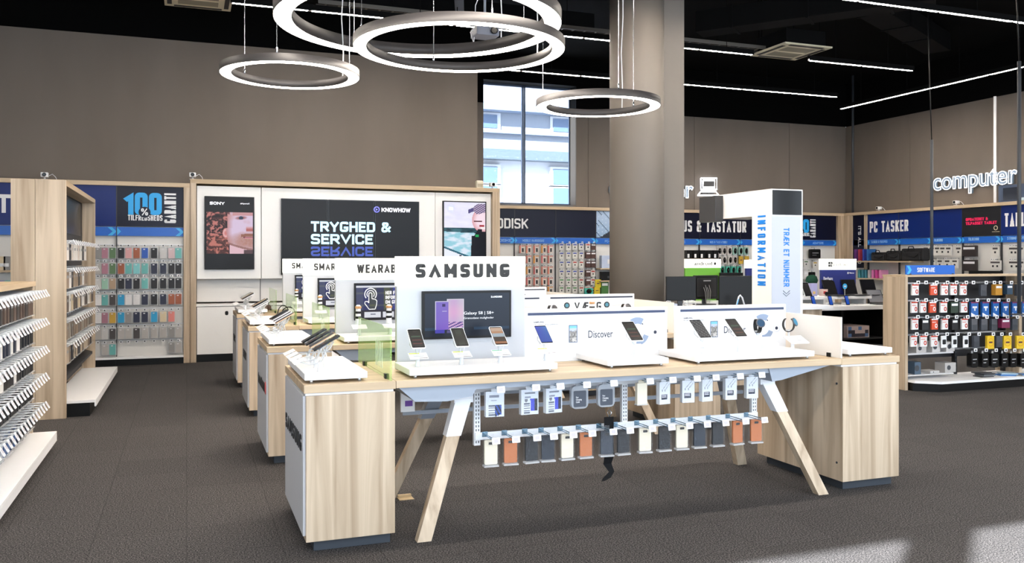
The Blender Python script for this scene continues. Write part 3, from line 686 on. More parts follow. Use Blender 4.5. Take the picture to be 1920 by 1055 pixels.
# ------------------------------------------------------------ peg frame, hooks and packs under the first table
YP = 5.0
pf = thing('peg_frame', 'white slotted steel frame hanging beneath the front table top', 'display frame', (2.66, YP, .47))
for x in (1.656, 2.665, 3.67):
    b = MB(); b.box(x-.02, YP, .47, x+.02, YP+.03, .845, .002); b.m(1)
    for k in range(15):
        for s in (-.008, .008): b.box(x+s-.003, YP-.0006, .485+k*.024, x+s+.003, YP, .499+k*.024)
    b.build('slotted_upright', [WHITEM, DGREY], pf, True)
for z, h in ((.795, .03), (.505, .045)):
    MB().box(1.64, YP-.012, z, 3.69, YP-.001, z+h, .002).build('front_rail', WHITEM, pf, True)
for z in (.795, .70, .60): MB().box(1.3, YP+.45, z, 3.9, YP+.47, z+.025).build('rear_rail', GREYM, pf, True)
for x in (1.656, 2.665, 3.67): MB().box(x-.01, YP+.03, .80, x+.01, YP+.45, .82).build('cross_arm', GREYM, pf, True)
def hook(parent, x, z, L=.2):
    k = ('hook', L)
    if k not in KIDS:
        b = MB(); b.box(-.018, -.002, -.012, .018, 0, .02); b.tube([(-.008, 0, .01), (-.008, -L, .01)], .0032, 6).tube([(.008, 0, -.008), (.008, -L+.03, -.008), (.008, -L+.01, .004)], .0032, 6)
        o = b.build('hook', BLUEWIRE, parent, False)
        M = Matrix.Translation((0, -L-.004, .002)) @ Matrix.Rotation(math.radians(-12), 4, 'X')
        p = MB(); p.rrect(-.025, -.019, .025, .019, (-.0025, .0025), .004, M); p.m(1).box(-.014, -.0032, -.011, .013, -.0024, .011, M=M)
        p = p.build('price_tag', [mat('tag_white', (244, 244, 246), .35), mat('tag_print', (196, 190, 200))], o)
        KIDS[k] = o
    else:
        o = KIDS[k].copy(); C.objects.link(o); o.parent = parent
        for ch in KIDS[k].children: c = ch.copy(); C.objects.link(c); c.parent = o
    o.location = Vector((x, YP-.012, z))-parent.location; return o
CASEC = dict(cream=(228, 220, 200), orange=(188, 112, 66), black=(26, 27, 32), navy=(28, 36, 50), slate=(52, 58, 70))
def case_pack(label, colour, x, z, y, yaw=0, camera=True):
    t = thing('case_pack', label, 'phone case pack', (x, y, z), yaw, 'phone cases in clear packs on the lower hooks')
    m = mat('case_'+colour, CASEC[colour], .6)
    MB().rrect(-.04, -.168, .04, -.022, (-.008, .006), .008).build('phone_case', m, t)
    if camera: MB().rrect(-.015, -.05, .015, -.035, (-.0095, -.006), .003).build('camera_opening', mat('camera_window', (48, 46, 48) if colour in ('cream', 'orange') else (12, 12, 14), .4), t)
    b = MB(); b.box(-.046, -.02, -.172, .046, .016, -.012, .002); b.m(1).box(-.046, -.022, -.182, .046, .022, -.172, .001); b.m(0).box(-.02, -.001, -.014, .02, .001, .012)
    b.build('clear_pack', [PLAST, PLASTM], t); return t
low = [(920, 'cream'), (957, 'orange'), (996, 'black'), (1027, 'navy'), (1063, 'cream'), (1098, 'orange'), (1137, 'slate'), (1168, 'black'), (1209, 'cream'), (1245, 'black'), (1278, 'cream'), (1311, 'navy'), (1345, 'black'), (1382, 'orange'), (1417, 'orange')]
adj = dict(cream='cream', orange='tan leather', black='black', navy='dark navy', slate='slate grey')
cnt = {}
for i, (px, c) in enumerate(low):
    cnt[c] = cnt.get(c, 0)+1
    x = at_y(px, 840, YP-.12)[0]; hook(pf, x+.0, .535, .2)
    case_pack('%s phone case, lower hooks of the front table, %s from the slotted end post' % (adj[c], ORD[i+1]), c, x, .548, YP-.12, rnd.uniform(-.12, .12), c != 'navy' or i % 2 == 0)
up = [(929, 'swirl'), (994, 'art'), (1039, 'art'), (1088, 'cable'), (1138, 'cable'), (1205, 'plain'), (1247, 'ear'), (1292, 'ear'), (1327, 'ear'), (1372, 'ear'), (1412, 'ear')]
def art_swirl(u, v):
    if .2 < u < .75 and .78 < v < .86: return (120, 124, 140)
    if .28 < u < .6 and .62 < v < .68: return (140, 144, 156)
    if u > .5 and v < .48 and (u-.5)*1.3+.02 < .5 and v > (u-.5)*.2:
        return (30, 70, 160) if math.sin(u*30+v*22) > 0 else (20, 24, 40)
    if v < .5 and u < .48 and int(v*22) % 2 and u > .15: return (90, 96, 110)
    return (206, 212, 222)
def art_book(u, v):
    if .2 < u < .8 and .82 < v < .9: return (110, 116, 130)
    if .2 < u < .55 and .68 < v < .74: return (130, 134, 150)
    if (u-.28)**2+((v-.58)*1.3)**2 < .008: return (110, 112, 120)
    if .52 < u < .97 and .12 < v < .62 and abs(u-.75) < .2+.1*(v-.3): return (60, 70, 190) if u < .78 else (26, 30, 48)
    if v < .46 and u < .5 and int(v*22) % 2 and u > .15: return (90, 96, 110)
    return (206, 212, 222)
def art_ear(u, v):
    if .12 < u < .72 and .2 < v < .42: return (30, 38, 58) if not (int(v*40) % 3 == 0 and .2 < u < .65) else (210, 210, 220)
    for o in (0, .28):
        if abs((v-.62)-(u-.2-o)*.62) < .02 and .2+o < u < .9: return (150, 154, 166)
        if (u-.22-o)**2+(v-.62)**2 < .0025: return (140, 144, 156)
    return (214, 219, 228)
for i, (px, k) in enumerate(up):
    x = at_y(px, 760, YP-.12)[0]; hook(pf, x, .835, .2); y = YP-.1; z = .832
    pos = '%s upper hook under the front table' % ORD[i+1]
    if k in ('swirl', 'art', 'ear'):
        nm = {'swirl': 'white box with blue swirl picture', 'art': 'white box with blue book-cover picture', 'ear': 'white earphone box with dark label'}[k]
        W_, H_ = (.114, .152) if k != 'ear' else (.086, .145)
        t = thing('product_box', nm+', '+pos, 'boxed accessory', (x, y, z), rnd.uniform(-.15, .15), 'boxed accessories on the upper hooks')
        b = MB().box(-W_/2, -.015, -H_-.02, W_/2, .02, -.02, .001).box(-.02, -.001, -.022, .02, .001, .01); b.build('carton', mat('carton_white', (222, 226, 232), .45), t)
        picture({'swirl': art_swirl, 'art': art_book, 'ear': art_ear}[k], W_-.004, H_-.004, 22, 30, t, (0, -.0158, -.02-H_/2), 0, 0, 'carton_print', 0, False)
        b = MB().box(-W_/2-.003, -.019, -H_-.023, W_/2+.003, .024, -.017, .001).build('clear_sleeve', PLAST, t)
    elif k == 'cable':
        t = thing('cable_pack', 'charging cable in grey rounded blister pack, '+pos, 'blister pack', (x, y, z), rnd.uniform(-.1, .1), 'charging cables on the upper hooks')
        MB().rrect(-.058, -.158, .058, -.015, (-.014, .014), .03).rrect(-.022, -.03, .022, .012, (-.002, .002), .008).build('blister', mat('grey_blister', (190, 196, 204), .15, alpha=.55), t)
        MB().rrect(-.043, -.146, .043, -.045, (-.016, -.013), .008).build('inlay_card', mat('inlay_dark', (66, 72, 84), .4), t)
        text('Fast\nCharging\nCable', .04, .04, WHINK, t, (-.008, -.0162, -.1), t=.0006, world=False)
    else:
        t = thing('product_box', 'tall plain cream box, '+pos, 'boxed accessory', (x, y, z), 0, 'boxed accessories on the upper hooks')
        MB().box(-.036, -.015, -.155, .036, .015, -.02, .001).box(-.02, -.001, -.022, .02, .001, .01).build('carton', mat('case_cream'), t)
        MB().box(-.04, -.02, -.162, .04, .02, -.155, .001).build('clear_base', PLASTM, t)
# black strap dangling from a hook
x = at_y(1140, 860, YP-.05)[0]
t = thing('lanyard_strap', 'wide black strap dangling from the lower hooks toward the carpet', 'strap', (x, YP-.06, 0))
pts = [(0, 0, .6), (0, .0, .42), (.005, 0, .36), (-.005, .01, .3), (.02, .0, .25), (-.02, -.01, .215), (-.05, -.02, .2)]
wds = [.035, .035, .036, .03, .02, .03, .012]
b = MB(); prev = None
vsl = []
for p, w_ in zip(pts, wds): vsl.append((b.b.verts.new((p[0]-w_, p[1]-.003, p[2])), b.b.verts.new((p[0]+w_, p[1], p[2]))))
for (a, c), (d, e) in zip(vsl, vsl[1:]): b.b.faces.new((a, c, e, d))
bmesh.ops.solidify(b.b, geom=b.b.faces[:], thickness=.003)
b.build('webbing', mat('black_webbing', (20, 20, 24), .8), t); MB().tube([(0, -.01, .6), (.01, -.02, .63), (0, -.01, .65), (-.01, 0, .63), (0, -.01, .6)], .003, 6).build('snap_ring', CHROME, t)
x, y, _ = at_z(752, 935, 0)
tag(MB().box(-.05, -.04, 0, .05, .04, .004, .001).box(-.045, .02, .004, .045, .04, .02).build('leg_foot_plate', mat('brass_plate', (196, 170, 130), .4, .3), loc=(x+.03, y, 0)), 'small pale metal plate on the carpet by the rear table leg behind the cabinet', 'metal plate')
x, y, _ = at_y(764, 750, 5.3)
t = thing('hanging_box', 'white box with a purple patch hanging beneath the table beside the cabinet', 'boxed accessory', (x, 5.3, .72))
MB().box(-.045, -.01, -.07, .045, .01, .05, .001).build('carton', WHITE, t); MB().box(-.018, -.012, -.035, .03, -.01, .0).build('carton_print', mat('violet_print', (110, 60, 160)), t)
MB().tube([(0, 0, .05), (0, 0, .14)], .003, 6).build('hook_wire', BLUEWIRE, t)
# ------------------------------------------------------------ the three tables behind
RED = mat('red_print', (214, 60, 60))
def scr_touch(u, v):
    if v > .93: return (235, 238, 245) if v < .98 else (60, 70, 90)
    if v < .24:
        for x0, x1, c in ((.14, .4, (238, 240, 248)), (.43, .62, (238, 240, 248)), (.66, .97, (90, 96, 220))):
            if x0 < u < x1 and .04 < v < .2: return c if abs(v-.12) > .02 or abs(u-(x0+x1)/2) > .04 else (90, 96, 120)
        return (54, 52, 62)
    r = random.Random(int(u*9)*13)
    k = 44+r.random()*40; b_ = 70+r.random()*60+(60 if u > .6 else 0)
    if int(v*14) % 5 == 0: k += 20
    return (k, k+6, b_)
def touch_icon(t, x, y, z, s):
    b = MB()
    for R0, R1 in ((.036, .042), (.022, .027)):
        p = [(x+s*R1*math.cos(math.radians(a)), z+s*(.03+R1*math.sin(math.radians(a)))) for a in range(-40, 221, 13)]
        p += [(x+s*R0*math.cos(math.radians(a)), z+s*(.03+R0*math.sin(math.radians(a)))) for a in range(220, -41, -13)]
        b.prism(p, (y-.0006, y))
    hand = [(-.012, .035), (-.006, .04), (.004, .04), (.009, .035), (.009, .0), (.03, -.004), (.042, -.014), (.04, -.04), (.03, -.07), (-.01, -.07), (-.04, -.03), (-.036, -.018), (-.02, -.018), (-.012, -.028)]
    q = [(x+s*a, z+s*c) for a, c in hand]
    for (a, c), (d, e) in zip(q, q[1:]+q[:1]): b.tube([(a, y, c), (d, y, e)], .0028*s, 4)
    return b.build('touch_icon', WHINK, t, True)
def band_stand(label, loc, rz=0):
    t = thing('band_stand', label, 'display stand', loc, rz, 'stands with fitness bands')
    MB().lathe([(.02, 0), (.016, .01), (.014, .06)], n=16).build('post', WHITEM, t)
    M = Matrix.Translation((0, -.02, .07)) @ Matrix.Rotation(math.radians(20), 4, 'X')
    MB().box(-.06, -.04, -.003, .06, .04, .003, .001, M=M).build('price_card', mat('card_white'), t)
    MB().lathe([(.03, .08), (.024, .1), (.02, .24), (.012, .25)], (0, .035, 0), 20).build('column', WHITEM, t)
    for k in range(3):
        MB().lathe([(.024, .135+k*.042), (.0262, .14+k*.042), (.0262, .15+k*.042), (.024, .155+k*.042)], (0, .035, 0), 20, cap=False).build('fitness_band', [BLACK, BLACK, mat('orange_band', (200, 150, 100))][k], t)
    return t
def side_board(label, x0, x1, y, word, hue):
    t = thing('picture_board', label, 'display board', ((x0+x1)/2, y, ZTOP), 0, 'low boards on the tables behind')
    MB().box(x0, y, ZTOP, x1, y+.04, 1.272, .003).build('board_panel', WHITE, t, True)
    MB().box(x0+.03, y-.002, 1.235, x1-.02, y, 1.25).build('dark_strip', mat('slate_ink'), t, True)
    stext(word, .28, .075, INK, t, (x0+.42, y, 1.16), wt=.2, gap=.3, t=.001)
    b = MB()
    for k, cx in enumerate((x0+.2, x0+.62)):
        M = Matrix.Translation((cx, y-.001, 1.17)) @ Matrix.Rotation(PI/2, 4, 'X')
        b.m(0).lathe([(.03, 0), (.03, .002)], n=20, M=M); b.m(1).lathe([(.018, .0), (.018, .003)], n=20, M=M); b.m(0).box(cx-.02, y-.002, 1.08+.14*k*0, cx+.02, y, 1.14)
    b.m(2).box(x0+.68, y-.002, 1.16, x1-.05, y, 1.165).box(x0+.68, y-.002, 1.13, x1-.05, y, 1.134)
    b.build('watch_print', [INK, mat('dial_print', hue), mat('rose_print', (224, 190, 180))], t, True)
    return t
def back_table(k, y0, word, wW, side, sideW, lab, extra=None):
    y1 = y0+.96; P = ORD[k]+' table'
    cabinet('oak end cabinet of the %s, facing the shopping aisle%s' % (P, lab), X0-.01, X1-.012, y0, y1, side, sideW, 'oak end cabinets', True, INK, extra)
    table('long oak display table, %s behind the large lettered front one' % ORD[k-1], X1-.01, X2, y0, y1)
    cabinet('oak end cabinet closing the %s toward the column' % P, X2+.002, X3, y0, y1, None, 0, 'oak end cabinets', False)
    platform('white platform on the aisle end cabinet of the %s' % P, X0+.01, .96, y0+.05, y1-.08)
    platform('long white platform before the touch screen on the %s' % P, 1.19, 2.2, y0+.04, y0+.43)
    platform('white platform before the low boards on the %s' % P, 2.5, 4.0, y0+.04, y0+.48)
    for i in range(4):
        phone_on('clear cradle stand on the aisle cabinet of the %s, %s from its front' % (P, ORD[i+1]), '%s phone slanted on the aisle cabinet of the %s, %s from its front' % (['white', 'black', 'gold', 'white'][(i+k) % 4], P, ORD[i+1]),
                 (.70, y0+.16+.17*i, ZTOP+.055), -PI/2, 'phones slanted over the cabinets behind', ['dark', 'grid', 'teal', 'black'][i], ['white', 'black', 'gold', 'white'][(i+k) % 4], None, tilt=29)
    for i, x in enumerate((1.34, 1.6, 1.86, 2.1)):
        if k == 2 or i % 2 == 0: band_stand('white post with stacked fitness bands, %s on the long platform of the %s' % (ORD[i+1], P), (x, y0+.2, ZTOP+.055))
        else: phone_on('white post stand, %s on the long platform of the %s' % (ORD[i+1], P), 'white phone, %s on the long platform of the %s' % (ORD[i+1], P), (x, y0+.2, ZTOP+.055), 0, 'phones on the tables behind', 'grid', 'white', 'yellow')
    for i, x in enumerate((2.7, 3.1, 3.5, 3.85)):
        if i % 2: watch_stand('white watch stand, %s before the low boards of the %s' % (ORD[i+1], P), (x, y0+.2, ZTOP+.055)); watch('dark-faced watch, %s before the low boards of the %s' % (ORD[i+1], P), (x-.01, y0+.23, ZTOP+.055+.17), .3, (36, 38, 44))
        else: band_stand('white post with fitness bands, %s before the low boards of the %s' % (ORD[i+1], P), (x, y0+.2, ZTOP+.055))
    glass_divider('green acrylic divider at the aisle end of the %s' % P, X1-.04, y0, y1, GREENG)
    glass_divider('frosted white divider at the column end of the %s' % P, X2, y0, y1, FROST, word=False, h=.285)
    yb = y0+.47
    h = header_board('lightbox header board reading %s on the %s' % (word.lower(), P), 1.19, 2.04, yb, 1.614, word, wW, .076)
    xa_, za_, xb_, zb_ = 1.19+.155, 1.08, 1.19+.72, 1.4
    board_screen(h, xa_, xb_, za_, zb_, yb, scr_touch, 60, 36)
    touch_icon(h, xa_+.14, yb-.0288, 1.265, 1.3)
    stext('HER FINDER DU\nINFORMATION\nOM GPS', .22, .11, WHINK, h, (xa_+.38, yb-.0288, 1.275), wt=.18, gap=.1, t=.001)
    side_board('low white board beside the touch screen on the %s' % P, 2.06, 3.1, yb+.02, 'VÆLG', (70, 130, 150))
    side_board('low white board nearer the frosted divider on the %s' % P, 3.16, 4.08, yb+.02, 'VÆLG', (150, 156, 166))
back_table(2, 6.97, 'WEARABLES', .49, 'tomtom', .66, ' with a coral accent', '.')
back_table(3, 9.17, 'SMARTPHONES', .62, 'SONY', .5, ' with short dark lettering')
back_table(4, 11.3, 'SMARTPHONES', .62, 'HTC', .4, ', last in the row')
# loose goods among the back tables
for i, (x, y) in enumerate(((1.02, 9.5), (1.0, 9.85), (.98, 11.7))):
    t = thing('headphones', 'dark headphones lying on the aisle end of the %s, %s' % (['third table', 'third table', 'fourth table'][i], ['nearer its front edge', 'behind the other pair', 'alone'][i]), 'headphones', (x, y, ZTOP+.001), .6*i, 'headphones on the tables')
    b = MB(); b.tube([(.075*math.cos(a), 0, .09+.085*math.sin(a)) for a in [PI*q/12 for q in range(13)]], .006, 6); b.build('headband', BLACK, t)
    for s in (-1, 1): MB().lathe([(.02, -.012), (.034, -.008), (.036, .008), (.022, .014)], n=20, M=Matrix.Translation((s*.072, 0, .055)) @ Matrix.Rotation(PI/2, 4, 'Y')).tube([(s*.075, 0, .0), (s*.075, 0, .09)], .004, 5).build('ear_cup', mat('bronze_cup', (90, 70, 60)), t)
# ------------------------------------------------------------ information totem
tx0, tx1, ty0, ty1, tz = 5.25, 5.62, 6.89, 7.19, 2.283
t = thing('information_totem', 'tall white hooked information totem with blue lettering and a black screen', 'information totem', ((tx0+tx1)/2, ty0+.2, 0))
TW = mat('totem_white', (236, 234, 232), .4)
MB().prism([(ty0, 0), (ty1, 0), (ty1, 2.03), (7.78, 2.03), (7.78, tz), (ty0, tz)], (tx0, tx1), None, 'X').build('hooked_body', TW, t, True)
MB().box(tx0+.004, ty0-.004, .05, tx1-.03, ty0, 2.02).build('front_panel', mat('pale_blue_grey_panel', (188, 194, 206), .4), t, True)
MB().box(tx0+.015, ty0-.012, 2.035, tx1-.02, ty0, tz-.012, .002).build('screen', BLACKG, t, True)
MB().box(tx0-.1, 7.68, 2.0, tx0-.002, 7.98, 2.27, .004).build('ticket_display', mat('display_case', (52, 52, 54), .4), t, True)
SB = mat('signal_blue', (0, 122, 214), .4)
ya, za, zb = 7.035, at_x(1424, 404, tx0)[2], at_x(1424, 535, tx0)[2]
stext('INFORMATION', za-zb, .12, SB, t, (tx0-.001, ya, (za+zb)/2), -PI/2, roll=-PI/2, wt=.15, gap=.22, t=.003)
z1_, z0_ = at_y(1474, 427, ty0)[2], at_y(1474, 537, ty0)[2]
stext('TRÆK ET NUMMER', z1_-z0_, .065, SB, t, (at_y(1474, 480, ty0)[0], ty0-.005, (z1_+z0_)/2), 0, roll=-PI/2, wt=.16, gap=.13, t=.002)
cz = at_y(1474, 548, ty0)[2]; cx_ = at_y(1474, 548, ty0)[0]; b = MB()
for o in (0, .024):
    b.tube([(cx_-.04, ty0-.005, cz+.018-o), (cx_, ty0-.005, cz-.012-o), (cx_+.04, ty0-.005, cz+.018-o)], .004, 4)
b.build('chevron_mark', mat('grey_mark', (120, 130, 145)), t, True)
# ------------------------------------------------------------ information counter with monitors, laptop counters
t = thing('service_counter', 'white service counter behind the front tables carrying three black monitors', 'counter', (6.8, 9.6, 0))
MB().box(5.65, 9.2, .95, 8.0, 10.05, 1.0, .004).build('counter_top', WHITE, t, True)
MB().box(5.75, 9.3, 0, 7.9, 9.95, .95, .003).build('counter_body', WOOD_V, t, True)
def monitor(label, px0, px1, py0, py1, Y, yaw, back=False):
    x0, _, z1 = at_y(px0, py0, Y); x1, _, z0 = at_y(px1, py1, Y); W_ = (x1-x0)/math.cos(yaw)*.98; H_ = z1-z0
    t = thing('monitor', label, 'monitor', ((x0+x1)/2, Y, 1.0), yaw, 'black monitors on the service counter')
    zc = z0-1.0
    M = Matrix.Translation((0, 0, 0))
    MB().box(-W_/2, -.03, zc, W_/2, .0, zc+H_, .008).build('monitor_housing', BLACK, t)
    if back:
        MB().box(-W_*.4, -.045, zc+H_*.12, W_*.4, -.03, zc+H_*.88, .006).build('rear_cover', mat('soft_black', (24, 24, 26), .5), t)
        b = MB()
        for q in range(4): b.tube([(-.06+q*.03, -.05, zc+H_*.5+.03*(q % 2)), (-.05+q*.03, -.07, zc+.1), (-.02+q*.02, -.05, .03)], .004, 5)
        b.box(-.06, -.05, zc+H_*.75, .06, -.045, zc+H_*.8).build('cables', mat('grey_cable', (150, 150, 152)), t)
    else: MB().box(-W_/2+.01, .0, zc+.01, W_/2-.01, .003, zc+H_-.01).build('screen', BLACKG, t)
    MB().box(-.03, .0, .012, .03, .03, zc+H_*.5, .004).build('stand_neck', DGREY, t); MB().box(-.13, -.08, 0.001, .13, .1, .014, .005).build('stand_foot', DGREY, t)
monitor('black monitor at the column end of the service counter', 1249, 1302, 518, 563, 9.55, -.12)
monitor('rear-facing black monitor with cables between the two others', 1297, 1346, 516, 560, 9.9, .1, True)
monitor('black monitor leaning before the white totem', 1347, 1411, 517, 570, 9.45, -.05)
for i, (px, py, lab) in enumerate(((1250, 573, 'by the column'), (1281, 571, 'below the first monitor'), (1292, 573, 'beside the grey adapter'))):
    x, y, z = at_y(px, py, 9.35); t = thing('cable_loop', 'coiled white cable on the service counter, %s' % lab, 'cable', (x, 9.3, 1.0), i, 'coiled cables on the counter')
    MB().tube([(.05*math.cos(a), .03*math.sin(a*1.3), .05+.045*math.sin(a)) for a in [q*.45 for q in range(22)]], .004, 5).build('cord', WHITEM, t); MB().box(-.012, -.02, 0.001, .012, .02, .014, .002).build('plug', WHITEM, t)
x = at_y(1262, 570, 9.3)[0]; t = thing('power_adapter', 'small pale grey box among coiled cables on the service counter', 'adapter', (x, 9.28, 1.0)); MB().box(-.035, -.03, 0.001, .035, .03, .06, .006).build('case', mat('pale_adapter', (176, 186, 204)), t); MB().box(-.02, -.032, .02, .02, -.03, .04).build('label_patch', WHINK, t)
x = at_y(1386, 570, 9.3)[0]; t = thing('arch_stand', 'small white arched stand before the leaning monitor', 'stand', (x, 9.28, 1.0)); MB().tube([(-.06, 0, 0.005), (-.02, 0, .13), (0, 0, .15), (.03, 0, .12), (.07, 0, .005)], .011, 8).build('arch', WHITEM, t); MB().tube([(-.062, -.006, .005), (-.03, -.006, .1)], .007, 6).build('blue_edge', CYAN, t)
# table edge goods left of the counter (small head phones shelf)
def lap(label, x, y, z, yaw, W_=.36, group='laptops on the white counters', tilt=18, screen=(22, 22, 26)):
    t = thing('laptop', label, 'laptop', (x, y, z), yaw, group)
    MB().rrect(-W_/2, -.12, W_/2, .12, (.001, .018), .012, None, 'Z').build('keyboard_base', mat('dark_laptop', (44, 44, 48), .4), t)
    M = Matrix.Translation((0, .12, .016)) @ Matrix.Rotation(math.radians(-tilt), 4, 'X')
    MB().box(-W_/2, -.004, 0, W_/2, .004, .235, .003, M=M).build('lid', BLACK, t)
    MB().box(-W_/2+.012, -.0055, .012, W_/2-.012, -.004, .225, M=M).build('screen', mat('laptop_screen_%d' % screen[0], screen, .15), t)
def header(label, px0, px1, y, z1, zsplit, z0, word, body, bodyname, extra=None, icon=None):
    x0, x1 = at_y(px0, 500, y)[0], at_y(px1, 500, y)[0]
    t = thing('header_board', label, 'display board', ((x0+x1)/2, y, z0), 0, 'small lightbox headers on the counters')
    MB().box(x0, y, zsplit, x1, y+.06, z1, .004).build('lightbox', LIGHTBOX, t, True)
    MB().box(x0+.01, y+.005, z0, x1-.01, y+.05, zsplit, .003).build('lower_panel', mat(bodyname, body, .4), t, True)
    if word: text(word, (x1-x0)*.5, .06, INK if word == 'android' else mat('pale_grey_letters', (196, 196, 190)), t, ((x0+x1)/2, y-.001, (z1+zsplit)/2), bold=.01, t=.004)
    if icon == 'robot':
        c = (x0+(x1-x0)*.83, (z1+zsplit)/2); MB().lathe([(.022, 0), (.022, .004)], n=16, M=Matrix.Translation((c[0], y, c[1]-.005)) @ Matrix.Rotation(PI/2, 4, 'X')).box(c[0]-.004, y-.004, c[1]+.01, c[0]+.004, y, c[1]+.035).build('icon', INK, t, True)
    if icon == 'four':
        c = (x0+(x1-x0)*.25, (z1+zsplit)/2); b = MB()
        for dx in (-.02, .02):
            for dz in (-.02, .02): b.box(c[0]+dx-.017, y-.004, c[1]+dz-.017, c[0]+dx+.017, y, c[1]+dz+.017)
        b.build('icon', INK, t, True)
        text('Bærbare', .17, .05, WHINK, t, (x0+.13, y+.004, zsplit-.13), t=.003); text('Windows', .09, .02, WHINK, t, (x1-.09, y+.004, zsplit-.05), t=.003)
        b = MB()
        for dx in (-.008, .008):
            for dz in (-.008, .008): b.box(x1-.16+dx-.006, y+.001, zsplit-.05+dz-.006, x1-.16+dx+.006, y+.005, zsplit-.05+dz+.006)
        b.build('small_icon', WHINK, t, True)
    return t
def counter(label, x0, x1, y0, y1, ztop, lower=True, riser=None):
    t = thing('white_counter', label, 'counter', ((x0+x1)/2, (y0+y1)/2, 0), 0, 'white demonstration counters')
    MB().box(x0, y0, ztop-.06, x1, y1, ztop, .004).build('counter_top', WHITE, t, True)
    if riser:
        MB().box(x0, y0+.35, riser-.04, x1, y1, riser, .004).build('riser_shelf', WHITE, t, True)
        for x in (x0+.25, (x0+x1)/2, x1-.1): MB().box(x, y0+.4, ztop, x+.04, y1-.02, riser-.04).build('riser_support', WHITE, t, True)
    MB().box(x0, y1-.04, 0, x1, y1, ztop-.06).build('back_panel', BLACK, t, True)
    for x in (x0, (x0+x1)/2, x1-.04): MB().box(x, y0+.03, 0, x+.04, y1-.04, ztop-.06).build('side_panel', BLACK, t, True)
    for z in (.12, .47): MB().box(x0+.04, y0+.03, z-.02, x1-.04, y1-.04, z).build('shelf', mat('charcoal_shelf', (36, 36, 38)), t, True)
    return t
cx0, cx1 = at_y(1488, 577, 9.9)[0], at_y(1668, 577, 9.9)[0]
counter('white two-tier counter with laptops between the totem and the software gondola', cx0, cx1, 9.9, 10.8, .94, riser=1.06)
header('small lightbox header with blue lower panel over the dark laptops', 1540, 1606, 10.55, 1.615, 1.45, 1.061, 'Windows', (34, 44, 118), 'indigo_panel', icon='four')
for i, px in enumerate((1572, 1608, 1642)):
    x = at_y(px, 545, 10.35)[0]; lap('dark open laptop on the upper tier, %s from the totem' % ORD[i+1], x, 10.36, 1.061, .15-.1*i, .27)
x = at_y(1575, 535, 10.3)[0]; t = thing('round_tag', 'round blue and white tag standing between the first two dark laptops', 'tag', (x, 10.2, 1.061)); MB().tube([(0, 0, .0), (0, 0, .12)], .004, 6).build('tag_stem', WHITEM, t); MB().lathe([(.04, 0), (.04, .004)], n=24, M=Matrix.Translation((0, 0, .15)) @ Matrix.Rotation(PI/2, 4, 'X')).build('tag_disc', CYAN, t); MB().box(-.018, -.006, .14, .018, -.0045, .16).build('tag_mark', WHINK, t)
x = at_y(1512, 545, 10.3)[0]; phone('white tablet leaning at the totem end of the upper tier', (x, 10.3, 1.17), .2, 'tablets on the counters', 'black', 'white', 66, .22, .16, kind='tablet', cat='tablet')
for i, (px, c) in enumerate(((1524, (170, 170, 214)), (1544, (226, 196, 186)))):
    x = at_y(px, 540, 10.5)[0]; t = thing('product_box', ['lavender patterned box behind the white tablet', 'small pale pink box before the blue header'][i], 'boxed product', (x, 10.5, 1.061), .1); MB().box(-.06, -.03, 0, .06, .03, .19-.09*i, .002).build('carton', mat('carton_%d' % c[0], c), t); MB().box(-.03, -.032, .03, .02, -.03, .07).build('carton_print', [mat('mustard_print', (226, 190, 120)), RED][i], t)
for i, px in enumerate((1525, 1557, 1588)):
    x = at_y(px, 567, 10.08)[0]; phone('blue-screened phone standing on the lower tier, %s from the totem' % ORD[i+1], (x, 10.08, 1.013), .1, 'phones on the white counter', 'blue', 'black', 72, .145, .07)
    t = thing('phone_holder', 'low white holder of the %s standing phone on the lower tier' % ORD[i+1], 'display stand', (x, 10.14, .94), 0, 'phone holders on the white counter'); MB().box(-.02, -.03, 0.0, .02, .03, .035, .004).build('holder_block', WHITEM, t); MB().tube([(0, .03, .02), (.08, .06, .015), (.16, .02, .012)], .004, 5).build('cable', WHITEM, t)
x = at_y(1650, 560, 10.1)[0]; lap('grey convertible laptop leaning at the gondola end of the lower tier', x, 10.08, .94, -.3, .24, tilt=35, screen=(120, 122, 128))
xa_, xb_ = at_y(1590, 640, 9.98)[0], at_y(1632, 640, 9.98)[0]
t = thing('carton_box', 'photo-printed carton on the black shelf beneath the laptops', 'box', ((xa_+xb_)/2, 10.2, .47)); MB().box(-(xb_-xa_)/2, -.2, 0, (xb_-xa_)/2, .2, .17, .002).build('carton', mat('carton_blush', (196, 176, 170)), t)
def people_print(u, v):
    r = random.Random(int(u*6)*7+int(v*3)); return (60, 56, 66) if r.random() < .35 else ((210, 190, 184) if r.random() < .6 else (96, 130, 180))
picture(people_print, (xb_-xa_)*.9, .15, 12, 6, t, (0, -.2015, .085), 0, 0, 'carton_print', 0, False)
xa_, xb_ = at_y(1593, 650, 9.96)[0], at_y(1662, 650, 9.96)[0]
t = thing('carton_box', 'long grey carton with a round blue badge, on the bottom black shelf', 'box', ((xa_+xb_)/2, 10.2, .12)); MB().box(-(xb_-xa_)/2, -.23, 0, (xb_-xa_)/2, .2, .24, .002).build('carton', mat('carton_grey', (128, 128, 134)), t)
MB().lathe([(.045, 0), (.045, .002)], n=24, M=Matrix.Translation((-.15, -.23, .14)) @ Matrix.Rotation(PI/2, 4, 'X')).build('badge', mat('badge_blue', (110, 150, 190)), t); text('hp', .04, .045, WHINK, t, (-.15, -.2325, .14), t=.001, world=False)
